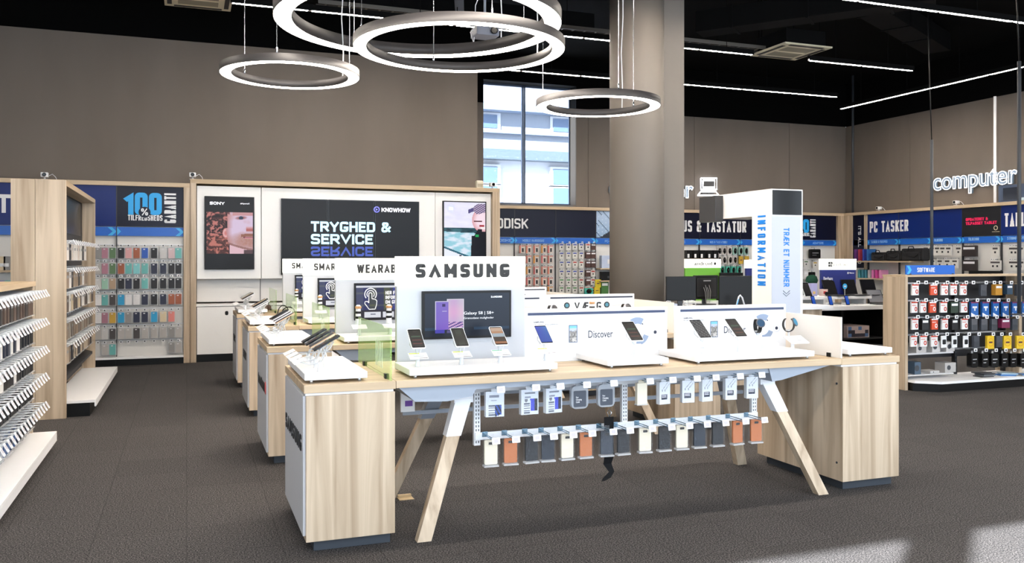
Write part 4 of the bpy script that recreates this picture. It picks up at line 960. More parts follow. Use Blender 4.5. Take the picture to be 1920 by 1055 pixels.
# second counter, beyond the service counter, with the android header
ax0, ax1 = at_y(1270, 560, 11.6)[0], at_y(1465, 560, 11.6)[0]
counter('white counter beyond the monitors, under the green header', ax0, ax1, 11.6, 12.5, .94)
header('small lightbox header with lime green lower panel behind the monitors', 1284, 1352, 12.1, 1.615, 1.47, .941, 'android', (120, 190, 60), 'lime_panel', icon='robot')
header('narrow blue lightbox header half hidden beside the totem', 1399, 1440, 12.2, 1.60, 1.46, .941, None, (34, 44, 118), 'indigo_panel')
t = thing('demo_stand', 'black flat stand on the far counter behind the leaning monitor', 'stand', (at_y(1371, 520, 12.0)[0], 12.0, .94)); MB().box(-.22, -.02, 0, .22, .02, .45, .003).box(-.22, -.1, 0, .22, .1, .02).build('stand_panel', BLACK, t)
# ------------------------------------------------------------ wall bays at the back
def sensor(label, x, y, z, rz=0):
    t = thing('security_sensor', label, 'sensor', (x, y, z), rz, 'white sensors on top of the wall bays')
    MB().box(-.045, -.04, 0, .045, .04, .012, .003).tube([(0, 0, .01), (0, 0, .04)], .012, 8).build('bracket', WHITEM, t)
    MB().box(-.05, -.06, .04, .05, .05, .11, .012).build('sensor_body', WHITE, t)
    MB().lathe([(.026, 0), (.028, .01), (.02, .014)], n=18, M=Matrix.Translation((0, -.06, .075)) @ Matrix.Rotation(PI/2, 4, 'X')).build('lens', BLACKG, t)
    MB().tube([(.05, 0, .06), (.1, .01, .09), (.14, .02, .05), (.16, .05, .0)], .005, 5).build('cord', WHITEM, t)
def fr(f, rz):  # maps bay-local (u along face, d depth in front, z) to world for faces looking -y (rz 0) or -x (rz -90)
    return f
def bay(name, label, u0, u1, face, axis, sign=NAVY, z0=0, group='tall wall bays with blue signs', tray=True, back=None, strip_=True, arrows=(0, 1)):
    """one 1 m wall bay; axis 'y': face looks -y at y = face and u runs along x; axis 'x': face looks -x at x = face, u runs along y (from far to near)"""
    def B(mb, a, da, za, b_, db, zb, **k):   # d is positive toward the shopper
        if axis == 'y': return mb.box(min(a, b_), face-db, za, max(a, b_), face-da, zb, **k)
        return mb.box(face-db, min(a, b_), za, face-da, max(a, b_), zb, **k)
    c = (u0+u1)/2; loc = (c, face, 0) if axis == 'y' else (face, c, 0)
    t = thing('wall_bay', label, 'wall bay', loc, 0, group); s = 1 if u1 > u0 else -1
    B(MB(), u0, -.1, z0+.1, u1, -.06, 2.1).build('back_panel', back or mat('bay_back_white', (228, 226, 222), .5), t, True) if False else None
    b = MB(); B(b, u0+s*.004, -.08, .12, u1-s*.004, -.05, 2.12); b.build('back_panel', back or mat('bay_back_white', (226, 224, 220), .5), t, True)
    b = MB(); B(b, u0+s*.004, -.02, 2.11, u1-s*.004, .0, 2.725); b.build('sign_panel', sign, t, True)
    if strip_:
        b = MB(); B(b, u0+s*.004, -.02, 1.965, u1-s*.004, .004, 2.1); b.m(1)
        for q, e in ((0, u0), (1, u1)):
            if q not in arrows: continue
            zc = 2.0325; d = s*(.075)
            if q: pts = [(e-s*.004-d*1.2, 1.97), (e-s*.004-d*.5, zc), (e-s*.004-d*1.2, 2.095), (e-s*.004-d*.1, 2.095), (e-s*.004, zc+.06), (e-s*.004, zc-.06), (e-s*.004-d*.1, 1.97)]; pts = [(e-s*.12, 1.97), (e-s*.05, zc), (e-s*.12, 2.095), (e-s*.06, 2.095), (e-s*.005, zc+.01), (e-s*.005, zc-.01), (e-s*.06, 1.97)]
            else: pts = [(e+s*.005, 1.97), (e+s*.06, zc), (e+s*.005, 2.095)]
            if axis == 'y': b.prism(pts, (face-.0065, face-.003))
            else: b.prism(pts, (face-.0065, face-.003), None, 'X')
        b.build('arrow_strip', [BLUE, CYAN], t, True)
    if tray:
        b = MB(); B(b, u0, -.05, .1, u1, .12, .13, bev=.003); b.build('base_shelf', WHITE, t, True)
        b = MB(); B(b, u0, -.05, 0, u1, .08, .1); b.build('plinth', BLACK, t, True)
    b = MB(); B(b, u0-s*.008, -.06, .13, u0+s*.004, .004, 2.725); b.build('divider_upright', mat('dark_upright', (40, 40, 44), .4), t, True)
    return t
def wall_hook(t, x, z, face, axis='y', L=.16):
    k = 'whook'+axis
    if k not in KIDS:
        b = MB(); b.box(-.012, 0, -.01, .012, .01, .01); b.tube([(0, 0, 0), (0, -L, 0)], .003, 4); b.m(1).box(-.022, -L-.005, -.014, .022, -L, .018); b.m(2).box(-.01, -L-.0062, -.007, .01, -L-.005, .009)
        o = b.build('hook', [CHROME, WHITE, INK], t); KIDS[k] = o
    else: o = KIDS[k].copy(); C.objects.link(o); o.parent = t
    if axis == 'y': o.location = Vector((x, face+.05, z))-t.location
    else: o.location = Vector((face+.05, x, z))-t.location; o.rotation_euler = (0, 0, -PI/2)
    return o
PK = {}
def small_pack(label, kind, colour, x, y, z, rz=0, group='small packs hanging on the wall bays', cat='hanging pack', W_=.11, H_=.19, name='case_pack'):
    """a pack hung from its top; kinds: case, red_side, plain, mouse, box"""
    k = (kind, colour, W_, H_)
    if k not in PK:
        b = MB(); m = mat('pack_%d_%d_%d' % colour, colour, .5)
        if kind == 'case':
            b.box(-W_/2, -.008, -H_, W_/2, .012, -.01, .004); b.m(1).rrect(-W_*.4, -H_*.95, W_*.4, -H_*.13, (-.02, -.006), .01); b.m(2).rrect(-W_*.2, -H_*.27, W_*.05, -H_*.2, (-.0215, -.018), .004)
            b.m(3).box(-.015, -.002, -.012, .015, .002, .012); ms = [PLASTM, m, mat('camera_window2', (210, 210, 212)), PLASTM]
        elif kind == 'red_side':
            b.box(-W_/2, -.02, -H_, W_/2, .02, 0, .002); b.m(1).box(-W_/2, -.0215, -H_, -W_*.22, -.0195, 0); b.m(2).box(-W_*.05, -.022, -H_*.85, W_*.3, -.0195, -H_*.35); b.m(1).box(-W_*.1, -.0215, -H_*.12, W_/2, -.0195, 0)
            ms = [mat('card_pale', (224, 214, 206)), m, INK]
        elif kind == 'plain':
            b.box(-W_/2, -.012, -H_, W_/2, .012, 0, .002); b.m(1).box(-W_*.35, -.0135, -H_*.3, W_*.35, -.0115, -H_*.12); b.m(2).box(-W_*.12, -.016, -H_*.7, W_*.12, -.0115, -H_*.5)
            ms = [mat('card_pale2', (222, 220, 214)), m, INK]
        elif kind == 'mouse':
            b.box(-W_/2, -.03, -H_, W_/2, .02, 0, .004); b.m(1).lathe([(.0, -.01), (.03, 0), (.034, .012), (.0, .03)], n=14, M=Matrix.Translation((0, -.03, -H_*.5)) @ Matrix.Rotation(PI/2, 4, 'X') @ Matrix.Diagonal((W_*10, H_*11, 1, 1)))
            ms = [m, BLACKG]
        elif kind == 'box':
            b.box(-W_/2, -.03, -H_, W_/2, .03, 0, .002); b.m(1).box(-W_*.4, -.0315, -H_*.35, W_*.4, -.0295, -H_*.15); ms = [m, WHINK]
        elif kind in ('office', 'office_red'):
            b.box(-W_/2, -.012, -H_, W_/2, .012, 0, .002); b.m(1).box(-W_*.5, -.0135, -H_*.12, W_*.5, -.0115, 0)
            b.lathe([(W_*.24, 0), (W_*.24, .003), (W_*.13, .003), (W_*.13, 0)], n=20, M=Matrix.Translation((W_*.2, -.012, -H_*.66)) @ Matrix.Rotation(PI/2, 4, 'X') @ Matrix.Diagonal((.85, 1.1, 1, 1)), cap=False); b.box(-W_*.4, -.0135, -H_*.35, W_*.2, -.0115, -H_*.3)
            b.m(2).box(-.012, -.001, -.004, .012, .001, .02)
            ms = [mat('office_white', (232, 230, 228)), mat('office_red_print', (206, 66, 44)), CHROME] if kind == 'office' else [mat('office_red_box', (214, 78, 44)), WHINK, CHROME]
        elif kind == 'triangle':
            b.box(-W_/2, -.015, -H_, W_/2, .015, 0, .002); b.m(1).prism([(-W_*.5, -H_), (W_*.45, -H_), (-W_*.5, -H_*.72)], (-.017, -.0145)); b.box(-W_*.3, -.0165, -H_*.42, W_*.3, -.0145, -H_*.3).box(-W_*.08, -.0165, -H_*.6, W_*.08, -.0145, -H_*.3)
            b.m(2).box(-W_*.5, -.0165, -H_*.1, W_*.5, -.0145, 0); ms = [m, WHINK, mat('plum_print', (120, 40, 90))]
        elif kind == 'disc':
            b.box(-W_/2, -.015, -H_, W_/2, .015, 0, .002); b.m(1).lathe([(W_*.4, 0), (W_*.4, .002), (W_*.36, .002), (W_*.36, 0)], n=24, M=Matrix.Translation((0, -.0145, -H_*.5)) @ Matrix.Rotation(PI/2, 4, 'X'), cap=False); b.m(2).box(-W_*.25, -.0165, -H_*.56, W_*.25, -.0145, -H_*.44)
            ms = [m, mat('amber_print', (220, 130, 30)), mat('maroon_print', (90, 40, 60))]
        elif kind == 'ink':
            b.rrect(-W_/2, -H_, W_/2, -H_*.1, (-.04, .03), .03); b.m(1).box(-W_*.3, -.0415, -H_*.5, W_*.3, -.0395, -H_*.45).box(-W_*.3, -.0415, -H_*.7, W_*.1, -.0395, -H_*.67); b.m(2).box(-.015, -.002, -H_*.12, .015, .002, .01)
            ms = [BLACK, mat('pale_print', (200, 200, 205)), PLASTM]
        elif kind == 'clear':
            b.box(-W_/2, -.02, -H_, W_/2, .02, 0, .004); b.m(1).box(-W_*.4, -.0215, -H_*.95, W_*.4, -.0195, -H_*.5); ms = [mat('smoke_plastic', (74, 78, 86), .2), m]
        elif kind == 'frame_card':
            b.box(-W_/2, -.006, -H_, W_/2, .006, 0, .002); b.m(1).rrect(-W_*.3, -H_*.72, W_*.3, -H_*.32, (-.012, -.005), .012); ms = [mat('card_white'), INK]
        PK[k] = b.build(name, ms); o = PK[k]
    else: o = PK[k].copy(); C.objects.link(o)
    o.name = name; o.location = (x, y, z); o.rotation_euler = (0, 0, rz); return tag(o, label, cat, group)
CN = dict(black=(28, 28, 32), pink=(214, 160, 160), brown=(158, 88, 60), blue=(40, 88, 176), clear=(200, 198, 196), rose=(206, 180, 182), teal=(104, 176, 172), aqua=(128, 198, 200), navy=(36, 42, 66),
          leaf=(90, 120, 84), blossom=(170, 120, 136), cyan=(44, 156, 204), white=(226, 224, 224), grey=(146, 144, 142), cream=(214, 196, 164), coral=(228, 136, 128), silver=(178, 174, 170), yellow=(200, 160, 60), mint=(150, 190, 170), tan=(176, 150, 124), dark=(70, 66, 66))
YF = 14.4
SC = mat('screen_ice_letters', (176, 226, 246), .4, emit=.6); SW = mat('screen_white_letters', (240, 240, 250), .4, emit=.6)
# bays left of the screens
bt = bay('wall_bay', 'blue-signed wall bay whose sign ends in a white letter T, behind the tall end panel', -2.92, -1.965, YF, 'y', NAVY)
stext('T', .19, .27, WHINK, bt, (at_y(7, 384, YF-.003)[0], YF-.003, 2.42), wt=.2)
MB().box(-2.92, YF-.1, 1.1, -1.97, YF+.05, 1.13).box(-2.92, YF-.1, 1.42, -1.97, YF+.05, 1.45).build('shelf', WOOD_X, bt, True)
ba = bay('wall_bay', 'plain blue-signed wall bay with patterned phone cases, between end panel and guarantee sign', -1.96, -1.0, YF, 'y', NAVY)
bg_ = bay('wall_bay', 'wall bay with the dark guarantee sign over rows of phone cases', -.995, -.045, YF, 'y', NIGHT)
xg = lambda px, py, Y=YF-.004: at_y(px, py, Y)
def guarantee(t, cu, face):
    L = lambda u, z: (cu+u, face-.001, z)
    stext('100', .53, .34, mat('glowing_cyan_print', (40, 160, 226), emit=.1), t, L(-.10, 2.46), wt=.22, gap=.05)  # printed digits brightened by a faint glow of their own
    MB().lathe([(.085, 0), (.085, .0062)], n=24, M=Matrix.Translation(L(-.08, 2.33)) @ Matrix.Rotation(PI/2, 4, 'X')).build('dark_dot', NIGHT, t, True)
    stext('%', .1, .11, WHINK, t, L(-.08, 2.335), wt=.16, t=.009)
    stext('TILFREDSHEDS', .49, .085, WHINK, t, L(-.07, 2.245), wt=.17, gap=.1)
    stext('GARANTI', .46, .17, WHINK, t, L(.285, 2.40), roll=PI/2, wt=.17, gap=.09)
guarantee(bg_, at_y(281.7, 390, YF)[0], YF)
rows = [474, 503, 531, 561, 594, 624, 653]; cols = [227, 241, 256, 271.5, 289, 306, 321.5, 334.5]
RC = ['black pink brown blue black clear rose teal', 'brown teal aqua teal navy navy black black', 'black navy black teal black black black black', 'cyan white white navy black navy brown brown',
      'cyan grey navy navy cyan cream coral _', 'silver silver dark silver silver silver grey silver', '_ _ _ _ _ _ grey silver']
for r, row in enumerate(RC):
    zt = at_y(270, rows[r], YF-.08)[2]+.1
    MB().box(-.985, YF+.03, zt+.02, -.05, YF+.05, zt+.032).build('hook_rail', WHITEM, bg_, True)
    for c, col in enumerate(row.split()):
        x = at_y(cols[c], rows[r], YF-.08)[0]; wall_hook(bg_, x, zt+.012, YF)
        if col != '_': small_pack('%s case pack under the guarantee sign, %s row down, %s from the dark upright' % (col, ORD[r+1], ORD[c+1]), 'case', CN[col], x, YF-.06, zt)
RA = ['grey blossom leaf', 'silver blossom leaf', 'clear mint tan', 'white teal dark', 'white blossom yellow', 'silver clear dark', '_ silver teal']
for r, row in enumerate(RA):
    zt = at_y(270, rows[r], YF-.08)[2]+.1
    MB().box(-1.9, YF+.03, zt+.02, -1.02, YF+.05, zt+.032).build('hook_rail', WHITEM, ba, True)
    for c, col in enumerate(row.split()):
        x = at_y([184, 196.5, 211][c], rows[r], YF-.08)[0]; wall_hook(ba, x, zt+.012, YF)
        if col != '_': small_pack('%s patterned case pack under the plain blue sign, %s row down, %s toward the upright' % (col, ORD[r+1], ORD[c+1]), 'case', CN[col], x, YF-.06, zt, W_=.105)
for i, (px, py, c, nm) in enumerate(((6, 478, CN['cream'], 'cream carton on the upper shelf'), (5, 522, (150, 160, 214), 'lavender carton on the lower shelf'), (14, 478, CN['grey'], 'grey carton at the end of the upper shelf'), (14, 521, CN['aqua'], 'pale aqua carton at the end of the lower shelf'))):
    x = at_y(px, py, YF)[0]; sh = 1.45 if py < 500 else 1.13; t = thing('product_box', nm+', behind the tall end panel', 'boxed product', (x, YF-.02, sh+.001), 0, 'cartons behind the end panel')
    MB().box(-.04, -.05, 0, .04, .05, .2-.03*(i % 2), .002).build('carton', mat('carton_s%d' % i, c), t); MB().box(-.03, -.052, .05, .03, -.05, .1).build('carton_print', WHINK, t)
# wooden cornice and posts over the back bays
t = thing('bay_surround', 'pale oak top rail and end posts framing the phone case bays', 'wooden frame', (-1.5, YF, 0), 0, 'oak surrounds of the wall bays')
MB().box(-3.0, YF-.05, 2.725, .05, YB-.002, 2.79, .003).build('top_rail', WOOD_X, t, True); MB().box(-.045, YF-.05, 0, .048, YB-.002, 2.725, .003).build('end_post', WOOD_V, t, True)
# ------------------------------------------------------------ screen wall
t = thing('screen_wall_unit', 'oak-framed white wall unit with white doors carrying the big screens', 'wall unit', (2.6, YF, 0)); kw = t
MB().box(.052, YF-.06, 0, .14, YB-.002, 2.8, .003).build('end_post', WOOD_V, t, True); MB().box(5.03, YF-.06, 0, 5.17, YB-.02, 2.8, .003).build('end_post', WOOD_V, t, True)
MB().box(.052, YF-.06, 2.79, 5.17, YB-.002, 2.86, .003).build('top_rail', WOOD_X, t, True)
PW = mat('panel_white', (247, 246, 244), .45)
for x0, x1 in ((.15, 1.115), (1.125, 4.0), (4.01, 5.02)):
    MB().box(x0, YF, 1.3, x1, YF+.04, 2.76, .002).build('upper_panel', PW, t, True)
    MB().box(x0, YF+.2, .93, x1, YF+.22, 1.3).build('niche_panel', mat('niche_white', (240, 238, 235), .5), t, True)
    MB().box(x0, YF-.02, .12, x1, YF, .86, .003).build('door', PW, t, True)
MB().box(.14, YF-.03, .87, 5.03, YB-.01, .905, .002).build('ledge', PW, t, True); MB().box(.14, YF+.0, .0, 5.03, YB-.01, .12).build('plinth', BLACK, t, True); MB().box(.14, YF+.01, .12, 5.03, YF+.2, .865).build('carcass', DGREY, t, True)
MB().box(1.117, YF+.195, .905, 1.123, YF+.2, 1.3).build('joint_shadow_strip', BLACK, t, True)
x, _, z = at_y(425, 587, YF-.02); MB().rrect(x-.025, z-.03, x+.025, z+.035, (YF-.024, YF-.018), .02).build('lock_plate', BLACK, t, True)
def hz_(x, y, s): return math.sin(x*s*1.7+math.sin(y*s*1.3)*2)*math.sin(y*s*1.9+math.sin(x*s)*2.2)
from mathutils import noise as NZ
def fbm(x, y, o=3): return NZ.fractal(Vector((x, y, 1.7)), 1.0, 2.0, o)
def lerp3(a, b, k): k = min(1, max(0, k)); return tuple(a[i]+(b[i]-a[i])*k for i in range(3))
def man_face(u, v):
    # close-up of a bearded, curly-haired face turned to the viewer; u right, v up
    x = u; q = (v-.205)/.585
    if q < 0 or q > 1 or u < .02 or u > .985: k = 10+10*max(0, fbm(u*3, v*3)); return (k, k, k+1)
    edge = .45 if q > .62 else .45+.02*math.sin(q*8)+(.12*(.25-q) if q < .25 else 0)
    skin = (222, 200, 226); warm = (206, 140, 130)
    if u < edge-.0:
        ear = ((u-.42)/.07)**2+((q-.5)/.12)**2
        if ear < 1 and q < .64: return lerp3((236, 190, 190), (200, 96, 90), abs(ear-.45)*1.6)
        n = abs(fbm(u*9+fbm(q*5, u*5)*1.6, q*7+2, 4)); k = min(1, n*2.2); c = lerp3((26, 8, 10), (196, 120, 112), k*k)
        if q < .45: c = lerp3(c, (196, 110, 84), .25)
        return c
    if q > .97-.5*(u-.45) and u < .5: return (120, 70, 70)
    c = lerp3((196, 140, 140), skin, (u-edge)/.12)
    c = lerp3(c, warm, .5*max(0, fbm(u*4, q*4)))
    e = ((u-.74)/.14)**2+((q-.87-.1*(u-.74))/.05)**2
    if e < 1: c = (48, 60, 84) if ((u-.74)/.05)**2+((q-.87)/.04)**2 < 1 else lerp3((150, 84, 80), c, e)
    if q > .92+.1*(u-.8)**2 and u > .56: c = lerp3(c, (196, 120, 110), .6)
    if u > .85 and .55 < q < .66: c = lerp3((176, 90, 84), (224, 180, 190), abs(q-.58)*14)
    beard = max(0, .62-((u-.92)**2*2.2+(q-.3)**2*9))
    if q < .55: c = lerp3(c, (176, 120, 100), min(.85, beard*1.3+.25*fbm(u*30, q*30)*beard))
    if abs(q-.44-.02*math.sin((u-.75)*9)) < .035 and u > .74: c = lerp3(c, (140, 84, 64), .8)
    if abs(q-.405) < .013 and u > .78: c = (120, 40, 64)
    if .37 < q < .395 and u > .82: c = (216, 140, 150)
    jaw = .22-.42*(u-.5)+.25*(u-.5)**2
    if q < jaw: c = (230, 190, 200) if u > .5 else (70, 40, 44)
    elif q < jaw+.05: c = lerp3(c, (130, 84, 74), .6)
    if u > .8 and q < .1: c = (90, 66, 70)
    return c
MB().box(.26, YF-.05, 1.45, 1.01, YF, 2.6, .006).build('portrait_screen', BLACK, t, True)
picture(man_face, .72, 1.12, 84, 130, t, (.635, YF-.0508, 2.025), 0, .9)
stext('SONY', .22, .045, SW, t, (xg(407, 380)[0], YF-.051, 2.49), wt=.24, t=.002); text('#XperiaX', .14, .028, SW, t, (xg(459, 380)[0], YF-.051, 2.49), t=.002)
# video wall of three portrait panels
xs_ = [1.42, 2.17, 2.94, 3.71]
for i in range(3):
    MB().box(xs_[i]+.004, YF-.06, 1.36, xs_[i+1]-.004, YF, 2.59, .004).build('video_panel', BLACKG, t, True)
    picture(lambda u, v: (14+10*v, 18+9*v, 22+10*v), xs_[i+1]-xs_[i]-.03, 1.2, 1, 6, t, ((xs_[i]+xs_[i+1])/2, YF-.0606, 1.975), 0, .6)
xa, xb = xg(582, 425)[0], xg(731, 425)[0]; za, zb = xg(655, 435)[2], xg(655, 416)[2]
stext('TRYGHED &', xb-xa, zb-za, SC, t, ((xa+xb)/2, YF-.061, (za+zb)/2), wt=.22, gap=.1)
xa, xb = xg(582, 425)[0], xg(698, 425)[0]; za, zb = xg(640, 458)[2], xg(640, 439)[2]
stext('SERVICE', xb-xa, zb-za, SC, t, ((xa+xb)/2, YF-.061, (za+zb)/2), wt=.22, gap=.1)
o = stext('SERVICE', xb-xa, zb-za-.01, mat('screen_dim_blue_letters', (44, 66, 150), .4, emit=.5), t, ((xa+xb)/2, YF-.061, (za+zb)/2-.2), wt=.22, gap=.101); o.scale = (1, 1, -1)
xa, xb = xg(714, 394)[0], xg(768, 394)[0]; stext('KNOWHOW', xb-xa, .07, SW, t, ((xa+xb)/2, YF-.061, xg(740, 394)[2]), wt=.22, gap=.1, t=.002)
c = xg(705, 393); MB().lathe([(.052, 0), (.052, .002), (.034, .002), (.034, 0)], n=28, M=Matrix.Translation((c[0], YF-.061, c[2])) @ Matrix.Rotation(PI/2, 4, 'X'), cap=False).prism([(c[0]-.015, c[2]-.02), (c[0]+.02, c[2]), (c[0]-.015, c[2]+.02)], (YF-.063, YF-.061)).build('ring_mark', mat('screen_indigo', (110, 112, 214), .4, emit=.8), t, True)
def man_beach(u, v):
    # smiling young man in a dark coat, profile, before a pale shore; pixels of the visible part
    x = u*92; y = (1-v)*139    # x 0..92, y 0..139, y down
    n = fbm(u*5, v*22)
    coat = (x > 62-.06*(y-60) and y > 68) or (y > 54 and x > 76-1.1*(y-54)*.6 and y <= 68)
    if coat and not (y < 60 and x > 84): 
        if 66 < y < 71 and 70 < x < 77: return (40, 170, 90)
        return (20+10*max(0, n), 22+10*max(0, n), 30+12*max(0, n))
    if ((x-84)/19)**2+((y-14)/12)**2 < 1 and y < 24-.5*(x-60)*.5+4:
        k = .5+.5*math.sin(x*.9+y*1.5); return lerp3((60, 50, 90), (222, 200, 226), k)
    if 54 < x < 70 and abs(y-18+.4*(x-56)) < 4: return (84, 76, 130)
    head = ((x-86)/24)**2+((y-36)/25)**2
    if head < 1:
        if 37 < y < 40 and 66 < x < 84: return (96, 40, 44)
        if 46 < y < 50 and 78 < x < 90: return (170, 50, 60)
        if 50 <= y < 54 and 82 < x < 92: return (250, 240, 240)
        return lerp3((222, 160, 166), (250, 226, 238), (1-head)*1.4)
    if ((x-73)/6)**2+((y-47)/5)**2 < 1: return (238, 180, 186)
    if y < 52: return (236+10*n, 234+10*n, 252)
    if y < 60+.04*x: return lerp3((20, 44, 56), (60, 110, 120), .5+n)
    edge = 94+.36*x
    if y < edge-4: return lerp3((150, 206, 222), (226, 236, 250), .5+1.4*n)
    if y < edge: return (30, 96, 116)
    if 34 < x < 39 and 108 < y < 121: return (40, 40, 60)
    return (236, 240, 250)
MB().box(4.13, YF-.05, 1.4, 4.92, YF, 2.62, .006).build('portrait_screen', BLACK, t, True)
picture(man_beach, .75, 1.18, 74, 112, t, (4.525, YF-.0508, 2.01), 0, 1.0)
c = xg(844, 391); MB().lathe([(.07, 0), (.07, .002)], n=28, M=Matrix.Translation((c[0]+.0, YF-.051, c[2])) @ Matrix.Rotation(PI/2, 4, 'X')).build('round_badge', mat('screen_lilac', (160, 164, 214), .4, emit=.7), t, True)
text('m', .07, .05, SW, t, (c[0], YF-.0535, c[2]), bold=.03, t=.001)
x, _, z = at_y(84, 334, 14.5); sensor('white sensor above the plain blue bay, first along the oak top rail', x, 14.5, 2.79)
x, _, z = at_y(361, 340, 14.5); sensor('white sensor where the oak post meets the screen wall', x, 14.5, 2.86)
x, _, z = at_y(928, 352, 14.5); sensor('white sensor at the end of the screen wall before the window', x-.05, 14.5, 2.86)
x, _, z = at_y(902, 350, 14.6); t = thing('signal_box', 'cream rounded box on the screen wall top below the window edge', 'signal box', (x, 14.7, 2.86)); MB().box(-.07, -.05, 0, .07, .05, .16, .03).build('housing', mat('cream_plastic', (222, 216, 196), .4), t); MB().box(-.05, -.052, .04, .05, -.05, .1).build('front_grille', mat('beige_grille', (180, 172, 150)), t)
# ------------------------------------------------------------ far wall bays
YW = 17.9
us = [5.2, 5.8, 6.8, 7.79, 8.79, 9.75, 10.65, 11.57, 12.73, 13.65, 14.6, 15.66]
lab = ['', 'far bay with the end of the word for hard disks on its sign', 'far bay with red-edged packs beneath a plain navy sign', 'far bay full of small white packs beneath a plain navy sign', 'far bay with the slanting roof picture, beside the column',
       'far bay hidden mostly by the column', 'far bay just clear of the column with the mouse and keyboard sign beginning', 'far bay with mouse packs beneath the keyboard sign', 'far bay with teal packs under the end of the keyboard sign', 'far bay behind the white totem', 'far bay with the second guarantee sign']
FB = {}
for i in range(1, 11):
    FB[i] = bay('wall_bay', lab[i], us[i], us[i+1], YW, 'y', NIGHT, group='far wall bays with navy signs')
t = thing('bay_surround', 'long pale oak top rail over the far wall bays', 'wooden frame', (10.5, YW, 0), 0, 'oak surrounds of the wall bays')
MB().box(5.2, YW-.05, 2.73, 16.2, YR-.002, 2.8, .003).build('top_rail', WOOD_X, t, True)
MB().box(15.67, YW-.05, 0, 15.9, YR-.002, 2.73, .003).box(15.905, YW+.02, 0, 16.2, YR-.002, 2.73, .003).build('corner_post', WOOD_V, t, True)
f = lambda px, py: at_y(px, py, YW-.004)
stext('HARDDISK', f(990, 418)[0]-f(887, 418)[0], f(950, 409)[2]-f(950, 428)[2], WHINK, FB[1], ((f(887, 418)[0]+f(990, 418)[0])/2, YW-.001, f(950, 418.5)[2]), wt=.17, gap=.12, t=.006)
for i, s_, a in ((1, 'HARDDISKE', .6), (2, 'MOBILE HARDDISKE', .52), (4, 'PC-TASKER', .4), (6, 'MUS', .2), (7, 'MUS & TASTATURER', .5), (10, 'ADAPTERE', .34)):
    stext(s_, a, .055, mat('pale_blue_letters', (150, 196, 240)), FB[i], ((us[i]+us[i+1])/2+(-.05 if i != 1 else .12), YW-.005, 2.03), wt=.14, t=.003)
def roofs(u, v):
    a = (u*1.2+v*.8)*7 % 1; b_ = (u*.5-v*1.3)*5 % 1
    if v < .3 and abs(u-.5) < .35*(1-v/.3)+.05: return (26, 34, 50)
    if a < .08: return (60, 84, 120)
    if b_ < .07: return (196, 214, 232)
    k = .5+.5*v; return (110+70*k, 150+50*k, 190+36*k)
picture(roofs, .93, .6, 40, 26, FB[4], ((us[4]+us[5])/2, YW-.002, 2.42), 0, 0, 'printed_picture')
rows2 = [466, 485, 505.5, 526, 543]; cols2 = [978.6, 991, 1005, 1019.5, 1031.5]
side = [(196, 110, 96), (206, 120, 100), (196, 110, 96), (210, 140, 60), (190, 90, 90)]
for r, py in enumerate(rows2):
    for c, px in enumerate(cols2):
        if r and c == 0: continue
        x, _, z = at_y(px, py-6, YW-.06); wall_hook(FB[2], x, z+.02, YW); small_pack('red-edged cable pack on the far wall, %s row down, %s toward the column' % (ORD[r+1], ORD[c+1]), 'red_side', side[(c+r) % 5], x, YW-.05, z, W_=.13, H_=.17, group='red-edged packs on the far wall', name='cable_pack')
rows3 = [461, 477, 494, 511, 527, 542]; cols3 = [1053, 1066, 1078, 1090, 1102.5, 1112]
for r, py in enumerate(rows3):
    for c, px in enumerate(cols3):
        x, _, z = at_y(px, py-5, YW-.06); wall_hook(FB[3], x, z+.02, YW)
        if r < 4 and c < 4-(r == 2)*2+(r < 2)*0: kd, col, w_ = 'plain', (60, 80, 170), 'white cable pack with blue print'
        elif (c > 3 and r in (1, 2)) or (r == 0 and c == 5) or (r in (3, 4) and c == 4): kd, col, w_ = 'box', (80, 52, 46), 'dark brown boxed cable'
        elif r >= 4: kd, col, w_ = 'plain', (70, 140, 80) if c < 3 else (190, 60, 50), 'white pack with %s print' % ('green' if c < 3 else 'red')
        else: kd, col, w_ = 'plain', (190, 60, 50), 'white pack with red print'
        small_pack('%s, far wall, %s row down, %s beyond the red-edged packs' % (w_, ORD[r+1], ORD[c+1]), kd, col, x, YW-.05, z, W_=.12, H_=.15, group='small packs on the far wall', name='cable_pack')
for i, (px, py, kd, col, nm, W_, H_) in enumerate(((1124, 524, 'disc', (216, 200, 40), 'yellow and black pack beside the column base, upper', .14, .18), (1122, 538, 'disc', (216, 200, 40), 'yellow and black pack beside the column base, lower', .14, .16), (1106, 540, 'mouse', (70, 190, 170), 'turquoise earphone pack by the yellow packs', .2, .14), (1136, 527, 'box', (70, 120, 60), 'green-edged black box touching the column outline', .18, .3))):
    x, _, z = at_y(px, py, YW-.2); small_pack(nm+' on the far wall', kd, col, x, YW-.12, z, W_=W_, H_=H_, group='bright packs beside the column', name='blister_pack')
    MB().tube([(x, YW-.12, z), (x, YW+.06, z+.01)], .003, 4).build('hook', CHROME, FB[3 if px < 1117 else 4], True)
MB().box(us[4]+.02, YW-.2, 1.38, us[5]-.02, YW+.05, 1.41).box(us[4]+.02, YW-.2, 1.1, us[5]-.02, YW+.05, 1.13).build('shelf', WOOD_X, FB[4], True)
x0, x1 = f(1124, 490)[0], f(1160, 490)[0]
t = thing('product_box', 'pale blue carton on the shelf below the roof picture', 'boxed product', ((x0+x1)/2, YW-.06, 1.411)); MB().box(-(x1-x0)/2, -.06, 0, (x1-x0)/2, .06, .29, .003).build('carton', mat('carton_paleblue', (196, 210, 236)), t); MB().box(-.1, -.062, .1, .1, -.06, .2).build('carton_print', WHINK, t)
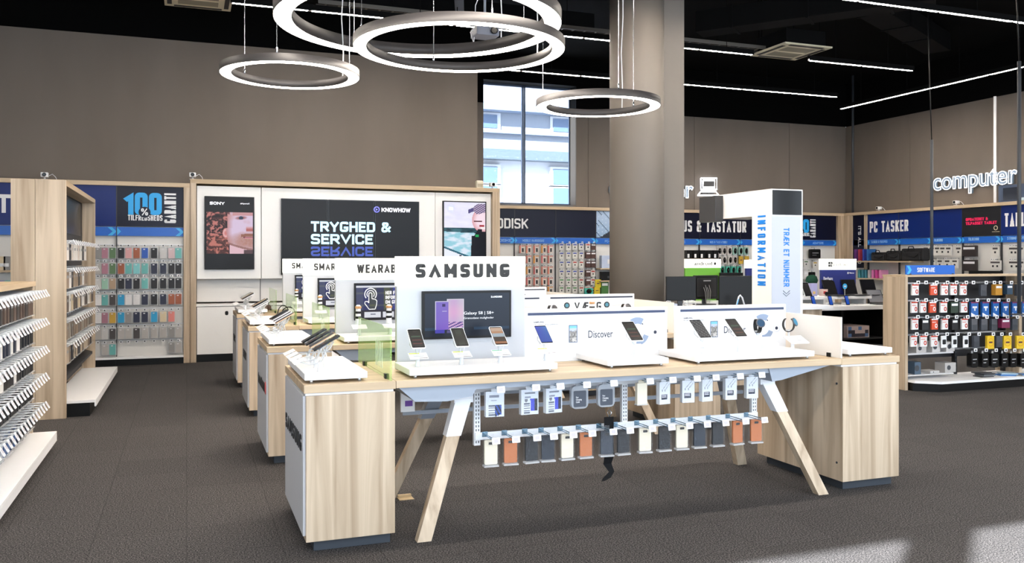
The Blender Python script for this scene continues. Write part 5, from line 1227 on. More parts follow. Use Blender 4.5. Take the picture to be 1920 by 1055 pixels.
t = thing('product_box', 'black carton on the lower shelf below the roof picture', 'boxed product', ((x0+x1)/2, YW-.06, 1.131)); MB().box(-(x1-x0)/2, -.06, 0, (x1-x0)/2, .06, .2, .003).build('carton', BLACK, t); MB().box(-.1, -.062, .05, .1, -.06, .1).build('carton_print', DGREY, t)
a, b_ = f(1268, 424)[0], f(1399, 424)[0]
stext('MUS & TASTATUR', b_-a, f(1340, 414)[2]-f(1340, 435)[2], WHINK, FB[7], ((a+b_)/2, YW-.001, f(1340, 424.5)[2]), wt=.17, gap=.12, t=.006)
guarantee(FB[10], at_y(1524, 420, YW)[0]-.285, YW)
MB().box(us[6]+.02, YW-.2, 1.6, 11.9, YW+.05, 1.63).build('shelf', WOOD_X, FB[6], True)
for i, px in enumerate((1291, 1304, 1316, 1330, 1341)):
    x = at_y(px, 470, YW-.1)[0]; t = thing('product_box', 'black and white keyboard carton on the oak shelf, %s from the column' % ORD[i+1], 'boxed product', (x, YW-.08, 1.631), 0, 'keyboard cartons on the shelf'); MB().box(-.07, -.06, 0, .07, .06, .2, .003).build('carton', BLACK, t); MB().box(-.055, -.062, .02, .0, -.06, .11).build('carton_print', WHINK, t)
for r, (py, xs_, kd, col, nm) in enumerate(((463, (1348, 1357, 1367), 'mouse', (206, 200, 196), 'white mouse pack'), (480, (1348, 1357, 1368, 1377), 'mouse', (206, 200, 196), 'white mouse pack'), (463, (1377, 1388, 1398), 'mouse', (150, 190, 180), 'pale green mouse pack'), (499, (1353, 1364, 1374, 1385), 'mouse', (70, 170, 150), 'teal mouse pack'), (480, (1389, 1400), 'disc', (206, 170, 60), 'mustard pack'))):
    for c, px in enumerate(xs_):
        x, _, z = at_y(px, py, YW-.06); wall_hook(FB[7], x, z+.02, YW); small_pack('%s below the far keyboard sign, %s in its %s line' % (nm, ORD[c+1], ['upper', 'second', 'upper', 'third', 'second'][r]), kd, col, x, YW-.06, z, W_=.12, H_=.19, group='mouse packs on the far wall', name='mouse_pack')
for i, (px, py, kd, col, nm, W_, H_) in enumerate(((1527, 465, 'ink', CN['black'], 'large black and red adapter pack beneath the second guarantee sign', .32, .26), (1511, 488, 'plain', CN['leaf'], 'green printed small pack beneath the adapter strip, beside the totem', .14, .16), (1528, 490, 'plain', CN['yellow'], 'olive printed small pack beneath the large black pack', .14, .16), (1545, 488, 'plain', CN['dark'], 'dark printed small pack beneath the adapter strip', .14, .16), (1522, 508, 'ink', CN['black'], 'black cable pouch above the tablets', .16, .22), (1510, 508, 'box', CN['white'], 'white adapter carton beside the totem edge', .12, .2))):
    x, _, z = at_y(px, py, YW-.06); wall_hook(FB[10 if px > 1505 else 9], x, z+.02, YW); small_pack(nm, kd, col, x, YW-.06, z, W_=W_, H_=H_, group='adapter packs on the far wall', name='adapter_pack')
t = thing('cloth_bag', 'small dark green zipped bag hanging by the tablets on the far wall', 'bag', at_y(1522, 512, YW-.15)); MB().lathe([(.02, 0), (.16, .02), (.19, .1), (.15, .2), (.05, .24)], (0, 0, -.28), 18, M=Matrix.Diagonal((1, .35, 1, 1))).build('pouch', mat('bottle_green_cloth', (22, 78, 58), .8), t); MB().tube([(-.06, 0, -.05), (0, 0, .0), (.06, 0, -.05)], .006, 5).build('loop', BLACK, t)
# ------------------------------------------------------------ side wall bays
XW = 15.9
vs_ = [17.56, 17.15, 17.06, 16.06, 15.08, 14.25, 13.29, 12.3, 11.3]
sb1 = bay('wall_bay', 'narrow dark bay with upright white slogan in the far corner', 17.56, 17.15, XW, 'x', NIGHT, group='side wall bays with blue signs', arrows=())
s2 = bay('wall_bay', 'side wall bay with the laptop bag sign, black bags on its shelf', 17.06, 16.06, XW, 'x', NAVY, group='side wall bays with blue signs')
s3 = bay('wall_bay', 'side wall bay with plain blue sign beside the laptop bag sign', 16.055, 15.09, XW, 'x', NAVY, group='side wall bays with blue signs')
s4 = bay('wall_bay', 'side wall bay with plain blue sign behind the first dark pole', 15.08, 14.26, XW, 'x', NAVY, group='side wall bays with blue signs')
s5 = bay('wall_bay', 'side wall bay with the black sign in pink letters', 14.25, 13.3, XW, 'x', mat('black_sign_print', (12, 12, 16), .4), group='side wall bays with blue signs')
s6 = bay('wall_bay', 'side wall bay with the tablet sign at the picture border', 13.29, 12.3, XW, 'x', NAVY, group='side wall bays with blue signs')
t = thing('bay_surround', 'pale oak top rail and slim posts over the side wall bays', 'wooden frame', (XW, 15, 0), 0, 'oak surrounds of the wall bays')
MB().box(XW-.05, 11.3, 2.73, XR-.002, 17.84, 2.8, .003).build('top_rail', WOOD_Y, t, True); MB().box(XW-.04, 17.065, 0, XW+.3, 17.145, 2.73, .003).box(XW-.04, 17.57, 0, XW+.3, 17.84, 2.73, .003).build('post', WOOD_V, t, True)
def side_text(body, px0, px1, py, h, m, t, wt=.16, gap=.12, roll=0, d=.001):
    y0, y1 = at_x(px0, py, XW)[1], at_x(px1, py, XW)[1]; stext(body, abs(y0-y1), h, m, t, (XW-d, (y0+y1)/2, at_x((px0+px1)/2, py, XW)[2]), -PI/2, roll, wt=wt, gap=gap, t=.005)
side_text('PC TASKER', 1631, 1703, 424, .27, WHINK, s2, .17)
side_text('TASKER & SLEEVES', 1634, 1664, 453, .06, mat('pale_blue_letters'), s2, d=.005)
side_text('TILBEHØR', 1752, 1768, 450, .06, mat('pale_blue_letters'), s4, d=.005); side_text('TILBEHØR', 1816, 1836, 448, .06, mat('pale_blue_letters'), s5, d=.005); side_text('STRØMFORSYNING', 1889, 1930, 446, .06, mat('pale_blue_letters'), s6, d=.005)
side_text('OPDATERET &\nTILPASSET TABLET', 1811, 1869, 414, .15, mat('glowing_pink_print', (226, 30, 90), emit=.15), s5, .24)  # weak emission added to the pink print, the sign is no lamp
side_text('TABLET', 1884, 1942, 411, .28, WHINK, s6, .17)
c = at_x(1867, 427, XW-.002); MB().lathe([(.05, 0), (.05, .002), (.035, .002), (.035, 0)], n=24, M=Matrix.Translation((XW-.002, c[1], c[2])) @ Matrix.Rotation(-PI/2, 4, 'Y'), cap=False).box(XW-.004, c[1]-.09, c[2]-.085, XW-.001, c[1]+.09, c[2]-.075).build('ring_mark', mat('beige_print', (230, 214, 180)), s5, True)
zc = at_x(1611, 450, XW)[2]; stext("IT'S ALL GOOD", .95, .1, WHINK, sb1, (XW-.005, 17.33, zc-.12), -PI/2, roll=-PI/2, wt=.17, gap=.1)
MB().box(XW-.004, 17.16, 1.4, XW+.0, 17.55, 2.1).build('slogan_panel', NIGHT, sb1, True)
for i, (px, c) in enumerate(((1608, (90, 40, 110)), (1616, (150, 40, 60)), (1624, (40, 60, 150)), (1632, (30, 90, 150)))):
    x, y, z = at_x(px, 493, XW-.25); t = thing('laptop_sleeve', ['purple', 'crimson', 'royal blue', 'steel blue'][i]+' laptop sleeve standing at the corner end of the bag shelf', 'laptop sleeve', (XW-.2, y, 1.58), 0, 'coloured sleeves by the bags')
    MB().box(-.15, -.025, 0, .12, .025, .28, .012).build('sleeve_body', mat('sleeve_%d' % c[0], c, .8), t); MB().box(-.14, -.003, .278, .11, .003, .286).build('zip', BLACK, t)
MB().box(XW-.4, 15.35, 1.54, XW+.05, 17.06, 1.575, .002).box(XW-.4, 15.35, 1.12, XW+.05, 17.06, 1.155, .002).build('shelf', WOOD_Y, s2, True)
def bag(label, px0, px1, h):
    y0, y1 = at_x(px0, 490, XW-.2)[1], at_x(px1, 490, XW-.2)[1]; t = thing('laptop_bag', label, 'bag', (XW-.2, (y0+y1)/2, 1.576), 0, 'black laptop bags'); w_ = abs(y0-y1)/2
    cl = mat('black_nylon', (20, 20, 22), .7)
    MB().box(-.12, -w_, 0, .12, w_, h, .04).build('bag_body', cl, t); MB().box(-.15, -w_*.8, .02, -.12, w_*.8, h*.7, .014).build('front_pocket', mat('black_nylon2', (30, 30, 33), .7), t)
    MB().tube([(-.13, -w_*.3, h-.04), (-.14, -w_*.2, h+.04), (-.14, w_*.2, h+.04), (-.13, w_*.3, h-.04)], .012, 6).build('handle', cl, t)
    MB().tube([(-.1, -w_*.9, h*.8), (-.19, -w_*.5, h*.3), (-.18, w_*.3, h*.4), (-.1, w_*.9, h*.8)], .01, 6).build('shoulder_strap', BLACK, t)
bag('low black laptop bag beside the blue sleeves on the shelf', 1640, 1668, .21); bag('black laptop bag in the middle of the bag shelf', 1668, 1697, .24); bag('tall black laptop bag with handle at the packs end of the shelf', 1697, 1737, .29)
for i, (px, c) in enumerate(((1615, (70, 150, 160)), (1622, (60, 130, 150)), (1628, (60, 110, 160)), (1634, (200, 196, 196)), (1641, (214, 120, 180)), (1648, (206, 70, 150)), (1655, (224, 150, 190)))):
    x, y, z = at_x(px, 528, XW-.25); t = thing('laptop_sleeve', '%s sleeve on the lower shelf beneath the bags, %s from the corner' % (['teal', 'dark teal', 'blue', 'pale grey', 'orchid', 'magenta', 'light pink'][i], ORD[i+1]), 'laptop sleeve', (XW-.22, y, 1.156), 0, 'coloured sleeves on the lower shelf')
    MB().box(-.12, -.03, 0, .12, .03, .2, .01).build('sleeve_body', mat('sleeve_l%d' % c[0], c, .7), t); MB().box(-.1, -.003, .198, .1, .003, .205).build('zip', BLACK, t)
for r, (py, xs_) in enumerate(((462, (1736, 1747, 1757, 1767, 1778, 1797)), (486, (1748, 1762, 1776, 1790)), (462, (1866, 1897, 1904, 1913)), (488, (1862, 1870, 1897, 1906, 1914)))):
    for c, px in enumerate(xs_):
        x, y, z = at_x(px, py, XW-.07); b2 = s3 if y > 15.08 else s4 if y > 14.25 else s5 if y > 13.29 else s6
        wall_hook(b2, y, z+.02, XW, 'x'); small_pack('white side wall pack, %s in the %s' % (ORD[c+1], ['upper line beside the bags', 'lower line beside the bags', 'upper line by the thick pole', 'lower line by the thick pole'][r]), 'plain', CN['dark'], XW-.06, y, z, -PI/2, W_=.17, H_=.2, group='white packs on the side wall', name='accessory_pack')
for r, py in enumerate((460, 487)):
    x, y, z = at_x(1818, py, XW-.07); wall_hook(s5, y, z+.02, XW, 'x'); small_pack('wide black tablet sleeve on the side wall, %s of the two' % ['upper', 'lower'][r], 'box', (44, 36, 34), XW-.06, y, z, -PI/2, W_=.36, H_=.24, group='black tablet sleeves on the side wall', name='tablet_sleeve')
x, y, z = at_x(1848, 512, XW-.3); t = thing('shelf_sign', 'long black sign board with pale letters on the gondola-side of the side wall', 'sign', (XW-.3, y, z-.09)); MB().box(-.02, -.4, -.1, .02, .4, .14, .003).build('sign_board', BLACK, t); stext('SAMSONITE', .4, .05, mat('beige_print'), t, (-.021, 0, .05), -PI/2, world=False, wt=.16, t=.002); MB().box(.02, -.3, -.05, .27, -.26, .0).box(.02, .26, -.05, .27, .3, .0).build('bracket', DGREY, t)
y = at_x(1645, 398, XW)[1]; sensor('white sensor on the side wall top rail by the corner', XW+.05, y, 2.8, -PI/2)
y = at_x(1790, 385, XW)[1]; sensor('white sensor on the side wall top rail beneath the glowing word', XW+.05, y, 2.8, -PI/2)
# recessed side window at the border and a glowing tube standing in for the lit window reveal
tag(MB().tube([(0, 0, 2.8), (0, 0, ZT)], .028, 12).build('lit_reveal_edge', mat('glowing_reveal_white', (244, 240, 236), .4, emit=.35), loc=(XR-.06, at_x(1865.5, 250, XR-.06)[1], 0)), 'thin glowing white tube standing for the lit window reveal through the glowing word', 'lit reveal')
y0, y1 = at_x(1874, 360, XR-.02)[1], at_x(1935, 360, XR-.02)[1]; z0, z1 = 2.82, at_x(1890, 347, XR)[2]
wn = struct(MB().box(XR-.05, y1, z0, XR-.001, y0, z1), 'window_2', mat('window_frame_blue_grey'))
MB().box(XR-.06, y1+.3, z0+.06, XR-.05, y0-.12, z1-.06).build('pane', mat('dusk_pane', (44, 50, 62), .1), wn); MB().box(XR-.1, y1, z0+.03, XR-.05, y0-.5, z0+.09).build('blind_rail', mat('pale_blind', (200, 220, 230), .4), wn)
# glowing words
NEON = mat('neon_outline_light', (246, 248, 255), .4, emit=2.2)
def neon(body, W_, t, loc, rz):
    for fill in (True, False):
        cu = bpy.data.curves.new('neon', 'FONT'); cu.body = body; cu.size = 1
        if fill: cu.extrude = .04; cu.offset = .012
        else: cu.fill_mode = 'NONE'; cu.bevel_depth = .0125; cu.bevel_resolution = 1; cu.resolution_u = 4; cu.offset = .012
        ob = bpy.data.objects.new('neon', cu); C.objects.link(ob); dg = bpy.context.evaluated_depsgraph_get(); me = bpy.data.meshes.new_from_object(ob.evaluated_get(dg)); bpy.data.objects.remove(ob)
        xs = [v.co.x for v in me.vertices]; s = W_/(max(xs)-min(xs)); cx = (max(xs)+min(xs))/2
        for v in me.vertices: v.co = ((v.co.x-cx)*s, -(v.co.z*s+(.05 if not fill else 0)), v.co.y*s*1.05)
        me.materials.clear(); me.materials.append(mat('letter_face', (120, 136, 150), .5) if fill else NEON)
        o = bpy.data.objects.new('letter_case' if fill else 'neon_outline', me); C.objects.link(o); o.parent = t; o.location = (0, 0, 0)
pa, pb = at_x(1750, 358, XR-.1), at_x(1908, 343, XR-.1)
t = thing('glowing_word', 'white neon-outlined word sign on the side wall above the laptop bag bay', 'illuminated sign', (XR-.06, (pa[1]+pb[1])/2, at_x(1790, 353, XR-.1)[2]), -PI/2, 'neon word signs'); neon('computer', abs(pa[1]-pb[1]), t, None, 0)
pa, pb = at_y(1143, 366, YR-.1), at_y(1300, 366, YR-.1)
t = thing('glowing_word', 'white neon-outlined word sign on the far wall, mostly hidden by the column', 'illuminated sign', ((pa[0]+pb[0])/2, YR-.06, pa[2]), 0, 'neon word signs'); neon('computer', pb[0]-pa[0], t, None, 0)
t = thing('glowing_laptop_icon', 'white neon laptop outline beside the far wall word', 'illuminated sign', at_y(1329, 352, YR-.1), 0)
q = lambda px, py: Vector(at_y(px, py, YR-.1))-t.location
for nm, pts in (('screen_outline', [(1314, 334), (1344, 334), (1344, 355), (1314, 355), (1314, 334)]), ('keyboard_outline', [(1314, 359), (1342, 359), (1348, 366), (1308, 366), (1314, 359)]), ('screen_outline', [(1318, 338), (1340, 338), (1340, 351), (1318, 351), (1318, 338)])):
    MB().tube([q(*p) for p in pts], .018, 6).build(nm, NEON, t)
MB().box(-.18, .03, -.16, .18, .06, .2).build('back_case', mat('letter_case', (70, 68, 66), .5), t)
# ------------------------------------------------------------ gondolas at the aisle
TAGW = mat('tag_white', (244, 244, 246), .35)
def peg(t, x, y, z, L, sub=True):
    """hook pointing +x, with white price tag at its tip"""
    k = ('peg', L)
    if k not in KIDS:
        b = MB(); b.box(0, -.016, -.014, .006, .016, .014); b.tube([(0, -.008, .01), (L, -.008, .01)], .0035, 6).tube([(0, .01, -.006), (L-.04, .01, -.006), (L-.01, .0, .0)], .0035, 6)
        o = b.build('hook', mat('pale_wire', (214, 218, 222), .3, .5), t)
        M = Matrix.Translation((L+.002, 0, .0)) @ Matrix.Rotation(math.radians(-28), 4, 'Y')
        p = MB().box(-.002, -.026, -.042, .003, .026, .022, .001, M=M).box(-.05, -.022, .012, .0, .022, .017, M=M); p.m(1).box(.003, -.016, -.022, .0036, .016, .006, M=M); KIDS[k] = o
        p.build('price_tag', [TAGW, mat('tag_print', (196, 190, 200))], o)
    else:
        o = KIDS[k].copy(); C.objects.link(o); o.parent = t
        for ch in KIDS[k].children: c = ch.copy(); C.objects.link(c); c.parent = o
    o.location = Vector((x, y, z))-t.location
GP = {}
def flat_pack(label, colour, x, y, z, W_=.1, H_=.17, T=.05, group='', name='case_pack'):
    k = (colour, W_, H_, T)
    if k not in GP:
        b = MB(); m = mat('gp_%d_%d_%d' % colour, colour, .5)
        n = 3
        for i in range(n): b.box(-T/2+i*T/n, -W_/2, -H_, -T/2+(i+.6)*T/n, W_/2, -.02, .002)
        b.m(1).box(-T/2, -W_/2-.003, -H_-.004, T/2, W_/2+.003, -H_, .001).box(-T/2, -.012, -.022, T/2, .012, .008); b.m(2).box(T/2-T/n*.42, -W_*.3, -H_*.45, T/2-T/n*.38, W_*.3, -H_*.3)
        GP[k] = b.build(name, [m, PLASTM, mat('dull_print', (150, 150, 154))]); o = GP[k]
    else: o = GP[k].copy(); C.objects.link(o)
    o.location = (x, y, z); o.rotation_euler = (0, 0, rnd.uniform(-.1, .1)); return tag(o, label, 'phone case pack', group)
# tall gondola
XG = -1.14; GY0, GY1 = 9.75, 12.75
t = thing('tall_gondola', 'tall oak-ended shelving gondola with a dark poster inside its open side', 'shelving unit', (-1.4, 11.2, 0)); tg = t
MB().box(-1.63, GY0, 0, -1.418, GY0+.05, 2.405, .002).build('end_panel', WOOD_V, t, True); MB().box(-1.414, GY0, 0, XG, GY0+.05, 2.405, .002).build('end_panel', WOOD_V, t, True)
MB().box(-1.63, GY1-.05, 0, -1.3, GY1, 2.40, .002).box(-1.295, GY1-.05, 0, XG, GY1, 2.40, .002).build('end_panel', WOOD_V, t, True)
MB().box(-1.63, GY0+.05, 2.35, XG, GY1-.05, 2.405, .002).build('top_board', WOOD_Y, t, True)
MB().box(-1.33, GY0+.05, .2, -1.3, GY1-.05, 2.35).build('back_panel', mat('graphite_panel', (54, 54, 56), .6), t, True)
def silk(u, v):
    k = max(0, math.sin(u*14+v*3+2*math.sin(v*4))**7)*160*(.5+.5*v); return (14+k, 16+k, 22+k*1.05)
picture(silk, 2.6, .42, 50, 16, t, (-1.296, (GY0+GY1)/2, 2.12), PI/2, .1, 'poster')  # printed poster, its picture shown by a faint added glow
MB().box(-1.3, GY0+.05, .14, -.87, GY1-.02, .17, .003).box(-.885, GY0+.05, .10, -.87, GY1-.02, .14).build('base_shelf', WHITE, t, True); MB().box(-1.3, GY0+.08, 0, -.93, GY1-.05, .14).build('plinth', BLACK, t, True)
for z in (.62, .40): MB().prism([(-1.3, z), (-1.17, z-.04), (-1.17, z-.01), (-1.3, z+.03)], (GY0+.06, GY1-.06)).build('slanted_shelf', mat('charcoal_shelf'), t, True)
zr = [1.79, 1.50, 1.255, .976, .73]
colsA = [[(226, 220, 214), (40, 38, 40), (214, 200, 190)], [(150, 130, 112), (226, 222, 218), (60, 54, 52)], [(90, 78, 72), (222, 216, 210), (196, 176, 150)], [(130, 112, 96), (150, 140, 128), (110, 100, 92)], [(176, 160, 140), (120, 104, 90), (40, 38, 42)]]
cnA = {(226, 220, 214): 'ivory', (40, 38, 40): 'black', (214, 200, 190): 'beige', (150, 130, 112): 'taupe', (226, 222, 218): 'white', (60, 54, 52): 'dark brown', (90, 78, 72): 'brown', (222, 216, 210): 'pearl', (196, 176, 150): 'sand', (130, 112, 96): 'bronze', (150, 140, 128): 'stone', (110, 100, 92): 'umber', (176, 160, 140): 'khaki', (120, 104, 90): 'walnut', (40, 38, 42): 'jet black'}
for r, z in enumerate(zr):
    MB().box(-1.3, GY0+.08, z-.02, -1.285, GY1-.06, z+.03).build('hook_rail', CHROME, tg, True)
    for k in range(13):
        y = GY0+.18+k*.205; peg(tg, -1.285, y, z, .2)
        if r == 0 and k > 8 or r == 1 and k > 9: continue
        c = colsA[r][(k*7+r*3) % 3] if k % 4 else colsA[r][0]
        flat_pack('%s case pack in the tall gondola, %s hook row, %s from the near panel' % (cnA[c], ORD[r+1], ORD[k+1]), c, -1.17, y, z-.004, .13, .19, .07, 'packs in the tall gondola')
# low gondola
LX = -1.38; LY0, LY1 = 5.75, 8.22
t = thing('low_gondola', 'low oak-topped gondola bristling with white-tipped hooks at the picture border', 'shelving unit', (-1.6, 7, 0)); lg = t
MB().box(-1.8, LY0, 1.38, -1.19, LY1+.02, 1.42, .003).build('top_board', WOOD_Y, t, True)
MB().box(-1.8, LY1-.03, 0, -1.21, LY1+.01, 1.38, .002).build('end_panel', WOOD_V, t, True)
MB().box(LX-.03, LY0, .14, LX, LY1-.03, 1.38).build('back_panel', mat('graphite_panel'), t, True)
MB().box(LX, LY0, .125, -1.03, LY1, .15, .003).box(-1.045, LY0, .07, -1.03, LY1, .125).build('base_shelf', WHITE, t, True); MB().box(LX, LY0, 0, -1.12, LY1-.05, .125).build('plinth', BLACK, t, True)
MB().box(LX-.2, LY0, 0, LX-.03, LY1-.03, .14).build('core_plinth', BLACK, t, True)
WHc, BRc, DBc, BKc, NVc, BLc, GRc = (232, 230, 228), (92, 72, 60), (56, 48, 46), (26, 26, 30), (34, 40, 60), (60, 90, 140), (170, 176, 186)
nmc = {WHc: 'white', BRc: 'brown', DBc: 'dark brown', BKc: 'black', NVc: 'navy', BLc: 'blue', GRc: 'silver grey'}
pat = [[WHc]*6+[DBc, BRc, DBc, BRc, DBc, BRc, DBc, BRc, BRc], [WHc, WHc, GRc, WHc, WHc, WHc, WHc, NVc, WHc, NVc, WHc, BKc, BKc, BKc, BKc], [WHc, BKc, BKc, WHc, BKc, BKc, WHc, BKc, BKc, WHc, BKc, BKc, BKc, BKc, BKc], [BKc, BLc, BKc, BKc, NVc, NVc, BKc, BKc, BKc, BKc, BKc, BKc, BKc, BKc, BKc], [GRc, GRc, BLc, GRc, GRc, BLc, GRc, BLc, NVc, BLc, NVc, BKc, NVc, BKc, BKc]]
for r, z in enumerate((1.333, 1.098, .867, .64, .40)):
    MB().box(LX, LY0, z-.02, LX+.015, LY1-.04, z+.03).build('hook_rail', CHROME, lg, True)
    for k in range(19):
        y = LY0+.1+k*.126; peg(lg, LX+.015, y, z, .27)
        flat_pack('%s case pack on the low gondola, %s hook row, %s from its oak end' % (nmc[pat[r][k*15//19]], ORD[r+1], ORD[19-k]), pat[r][k*15//19], -1.24, y, z-.004, .085, .185, .11, 'packs on the low gondola')
# ------------------------------------------------------------ software gondola
SX0, SX1, SY = 8.24, 11.3, 8.22
t = thing('software_gondola', 'oak-ended black gondola of software boxes with a white base shelf', 'shelving unit', (9.7, SY, 0)); sg = t
for y0, y1 in ((SY, SY+.17), (SY+.174, SY+.36)): MB().box(SX0, y0, 0, SX0+.045, y1, 1.39, .002).build('end_panel', WOOD_V, t, True)
MB().box(SX0, SY-.01, 1.39, SX1, SY+.37, 1.415, .002).build('top_board', WOOD_X, t, True)
ex = at_y(1911, 600, SY)[0]
MB().box(ex, SY, 0, ex+.05, SY+.36, 1.39, .002).build('end_panel', WOOD_V, t, True)
MB().box(SX0+.045, SY+.25, .35, SX1, SY+.27, 1.39).build('back_panel', mat('smoke_panel', (34, 34, 37), .4), t, True)
for x in (SX0+.05, at_y(1790, 600, SY+.2)[0], ex-.04):
    b = MB(); b.box(x, SY+.2, .1, x+.04, SY+.25, 1.39); b.m(1)
    for k in range(24): b.box(x+.012, SY+.1985, .2+k*.05, x+.028, SY+.2, .225+k*.05)
    b.build('slotted_upright', [mat('soft_black', (24, 24, 26), .5), DGREY], t, True)
MB().prism([(SX0+.05, SY+.3), (SX0+.05, SY-.1), (SX0+.28, SY-.29), (SX1, SY-.29), (SX1, SY+.3)], (.1, .13), None, 'Z').build('base_shelf', WHITE, t, True)
MB().prism([(SX0+.06, SY+.3), (SX0+.06, SY-.06), (SX0+.28, SY-.26), (SX1, SY-.26), (SX1, SY+.3)], (0, .1), None, 'Z').build('plinth', BLACK, t, True)
x0, x1 = SX0+.05, at_y(1788, 670, SY)[0]
MB().box(x0, SY+.0, .43, x1, SY+.25, .45).box(x0, SY+.0, .17, x1, SY+.25, .185).build('shelf', mat('pale_shelf', (200, 200, 202), .4), t, True)
G = lambda px, py: at_y(480*0+1560+px*.2655, 480+py*.2655, SY+.05)
def shook(x, z):
    k = 'shook'
    if k not in KIDS:
        b = MB(); b.tube([(0, .2, 0), (0, -.1, 0)], .003, 5); b.m(1).rrect(-.026, -.02, .026, .022, (-.106, -.1), .006); b.m(2).box(-.012, -.1072, -.01, .012, -.106, .01); KIDS[k] = b.build('hook', [CHROME, TAGW, INK], sg); o = KIDS[k]
    else: o = KIDS[k].copy(); C.objects.link(o); o.parent = sg
    o.location = Vector((x, SY+.05, z))-sg.location
rowsS = [
 (195, [(562, 'office'), (617, '_'), (692, 'office_red'), (768, 'office'), (832, 'office'), (900, 'office'), (950, '_'), (1040, 'clear'), (1097, '_'), (1140, 'gold'), (1218, 'slate'), (1290, 'clear')]),
 (318, [(555, 'office'), (617, 'office'), (685, 'office_red'), (762, 'office'), (830, 'green'), (905, 'office'), (978, 'triangle'), (1055, 'triangle'), (1128, 'triangle'), (1196, 'triangle'), (1266, 'triangle'), (1336, 'triangle')]),
 (436, [(560, 'office'), (625, 'blackbox'), (698, 'office_red'), (770, 'office'), (832, 'blackbox'), (910, 'office'), (975, 'clear'), (1045, 'clear'), (1115, 'clear'), (1190, 'magenta'), (1260, 'clear')]),
 (556, [(552, 'office'), (620, 'office'), (695, 'office'), (765, 'frame'), (840, 'frame'), (920, 'frame'), (990, 'clear'), (1090, 'disc'), (1150, 'clear'), (1210, 'disc'), (1300, 'disc')]),
 (668, [(965, 'ink'), (1040, 'ink'), (1110, 'ink'), (1178, 'ink'), (1240, 'ink'), (1310, 'ink')])]
kinds = dict(office=('office', (232, 230, 228), 'white software box with red ring', .105, .135), office_red=('office_red', (214, 78, 44), 'orange-red software box with white ring', .105, .135), clear=('clear', (60, 64, 70), 'clear empty-looking plastic pack', .1, .15), gold=('box', (196, 140, 50), 'gold-brown software box', .13, .14),
             slate=('box', (44, 70, 92), 'slate blue software box', .1, .13), green=('box', (34, 52, 38), 'dark green software box', .12, .14), triangle=('triangle', (30, 96, 170), 'blue software box with white corner', .118, .19), blackbox=('box', (26, 26, 30), 'black software box', .1, .14), magenta=('box', (128, 36, 76), 'magenta software box', .14, .12),
             frame=('frame_card', (240, 240, 240), 'white card with black picture', .11, .15), disc=('disc', (234, 196, 40), 'yellow software box with orange ring', .125, .17), ink=('ink', (20, 20, 22), 'rounded black bag-like pack', .12, .2))
for r, (py, its) in enumerate(rowsS):
    x_, _, z_ = G(900, py); MB().box(SX0+.09, SY+.19, z_-.0, ex, SY+.2, z_+.02).build('hook_rail', CHROME, sg, True)
    for c, (px, kd) in enumerate(its):
        x, _, z = G(px, py); shook(x, z+.012+.006)
        if kd == '_': continue
        K, col, nm, W_, H_ = kinds[kd]
        small_pack('%s, software gondola, %s hook row, %s from the oak end' % (nm, ORD[r+1], ORD[c+1]), K, col, x, SY+.0, z-.005, rnd.uniform(-.08, .08) if kd != 'frame' else .2, W_=W_, H_=H_, group='packs on the software gondola', cat='software box', name='software_box' if kd not in ('ink', 'clear') else 'hanging_pack')
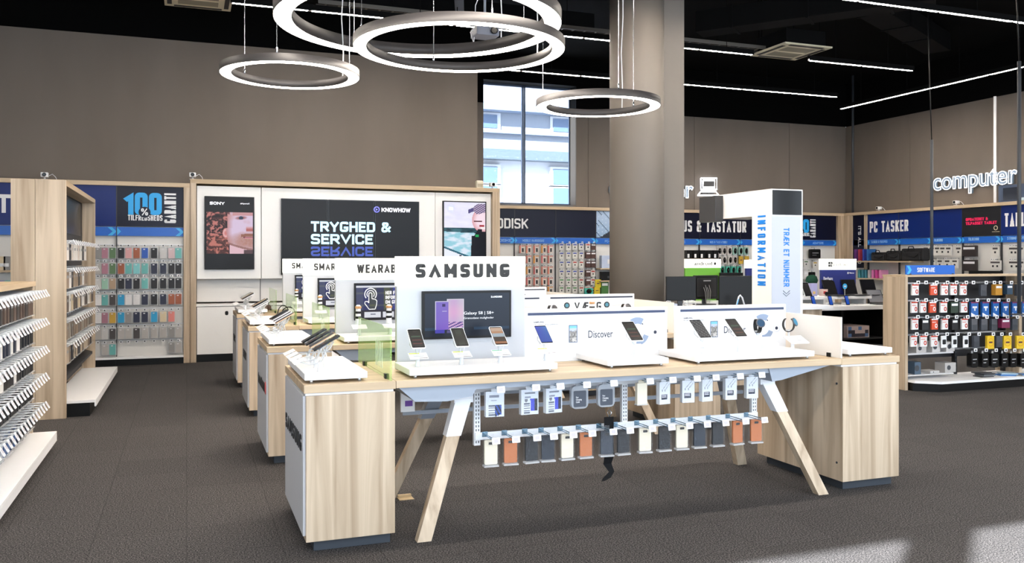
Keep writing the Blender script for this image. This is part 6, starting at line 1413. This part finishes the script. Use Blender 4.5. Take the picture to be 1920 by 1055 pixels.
for i, (px, py, w_, h_, c, nm, zz) in enumerate(((595, 690, .16, .11, (190, 186, 182), 'grey carton with dark badge', .451), (700, 690, .13, .13, (206, 204, 202), 'pale carton beside the badge carton', .451), (800, 690, .14, .12, (200, 196, 194), 'pale carton at the upright end of the shelf', .451), (800, 830, .18, .12, (176, 174, 172), 'grey carton with round badge on the bottom shelf', .186), (690, 830, .15, .03, (190, 190, 190), 'flat grey box on the bottom shelf', .186), (570, 830, .1, .15, (70, 90, 110), 'slate carton on the bottom shelf by the oak end', .186))):
    x = at_y(1560+px*.2655, 480+py*.2655, SY+.1)[0]; t = thing('product_box', nm+' of the software gondola', 'boxed product', (x, SY+.1, zz), 0, 'cartons low in the software gondola'); MB().box(-w_/2, -.08, 0, w_/2, .08, h_, .002).build('carton', mat('carton_t%d' % i, c), t); MB().lathe([(h_*.25, 0), (h_*.25, .002)], n=16, M=Matrix.Translation((-w_*.15, -.08, h_*.5)) @ Matrix.Rotation(PI/2, 4, 'X')).build('badge', DGREY, t)
for i, (px, c, k) in enumerate(((1060, (60, 62, 66), 0), (1075, (110, 116, 122), 1), (1080, (70, 74, 80), 2), (1060, (60, 130, 190), 3), (1215, (40, 110, 180), 0), (1260, (60, 130, 200), 0), (1235, (180, 210, 230), 1), (1300, (40, 100, 170), 0))):
    x = at_y(1560+px*.2655, 480+880*.2655, SY-.1)[0]; z = .1305+k*.014
    o = tag(MB().box(-.1, -.07, 0, .1, .07, .012, .002).build('magazine_pack', mat('flat_%d' % c[0], c, .35), loc=(x, SY-.12+.01*k, z), rot=(0, 0, .12*k-.1*i)), '%s flat pack on the software gondola base shelf, %s' % (['charcoal', 'grey', 'slate', 'sky blue', 'blue', 'bright blue', 'pale blue', 'deep blue'][i], ['bottom of the dark pile', 'second in the dark pile', 'third in the dark pile', 'topmost of the dark pile', 'first of the blue ones', 'second of the blue ones', 'on top of the blue ones', 'last toward the border'][i]), 'flat pack', 'flat packs lying on the base shelf')
t = thing('topper_sign', 'blue sign with arrow standing on top of the software gondola', 'sign', (0, 0, 0)); x0, x1 = at_y(1698, 505, SY+.1)[0], at_y(1789, 505, SY+.1)[0]; z1 = at_y(1740, 497, SY+.1)[2]
t.location = ((x0+x1)/2, SY+.1, 1.415)
MB().box(x0, SY+.09, 1.417, x1, SY+.11, z1, .002).build('sign_plate', BLUE, t, True); zc = (1.417+z1)/2
MB().prism([(x0+.01, 1.425), (x0+.045, zc), (x0+.01, z1-.008), (x0+.05, z1-.008), (x0+.085, zc), (x0+.05, 1.425)], (SY+.088, SY+.09)).build('arrow_mark', CYAN, t, True)
stext('SOFTWARE', at_y(1751, 505, SY)[0]-at_y(1718, 505, SY)[0], .055, WHINK, t, (at_y(1735, 505, SY+.1)[0], SY+.089, zc), wt=.15, t=.003)
for x in (x0+.05, x1-.05): MB().box(x, SY+.085, 1.4155, x+.03, SY+.13, 1.43).build('foot_clip', DGREY, t, True)
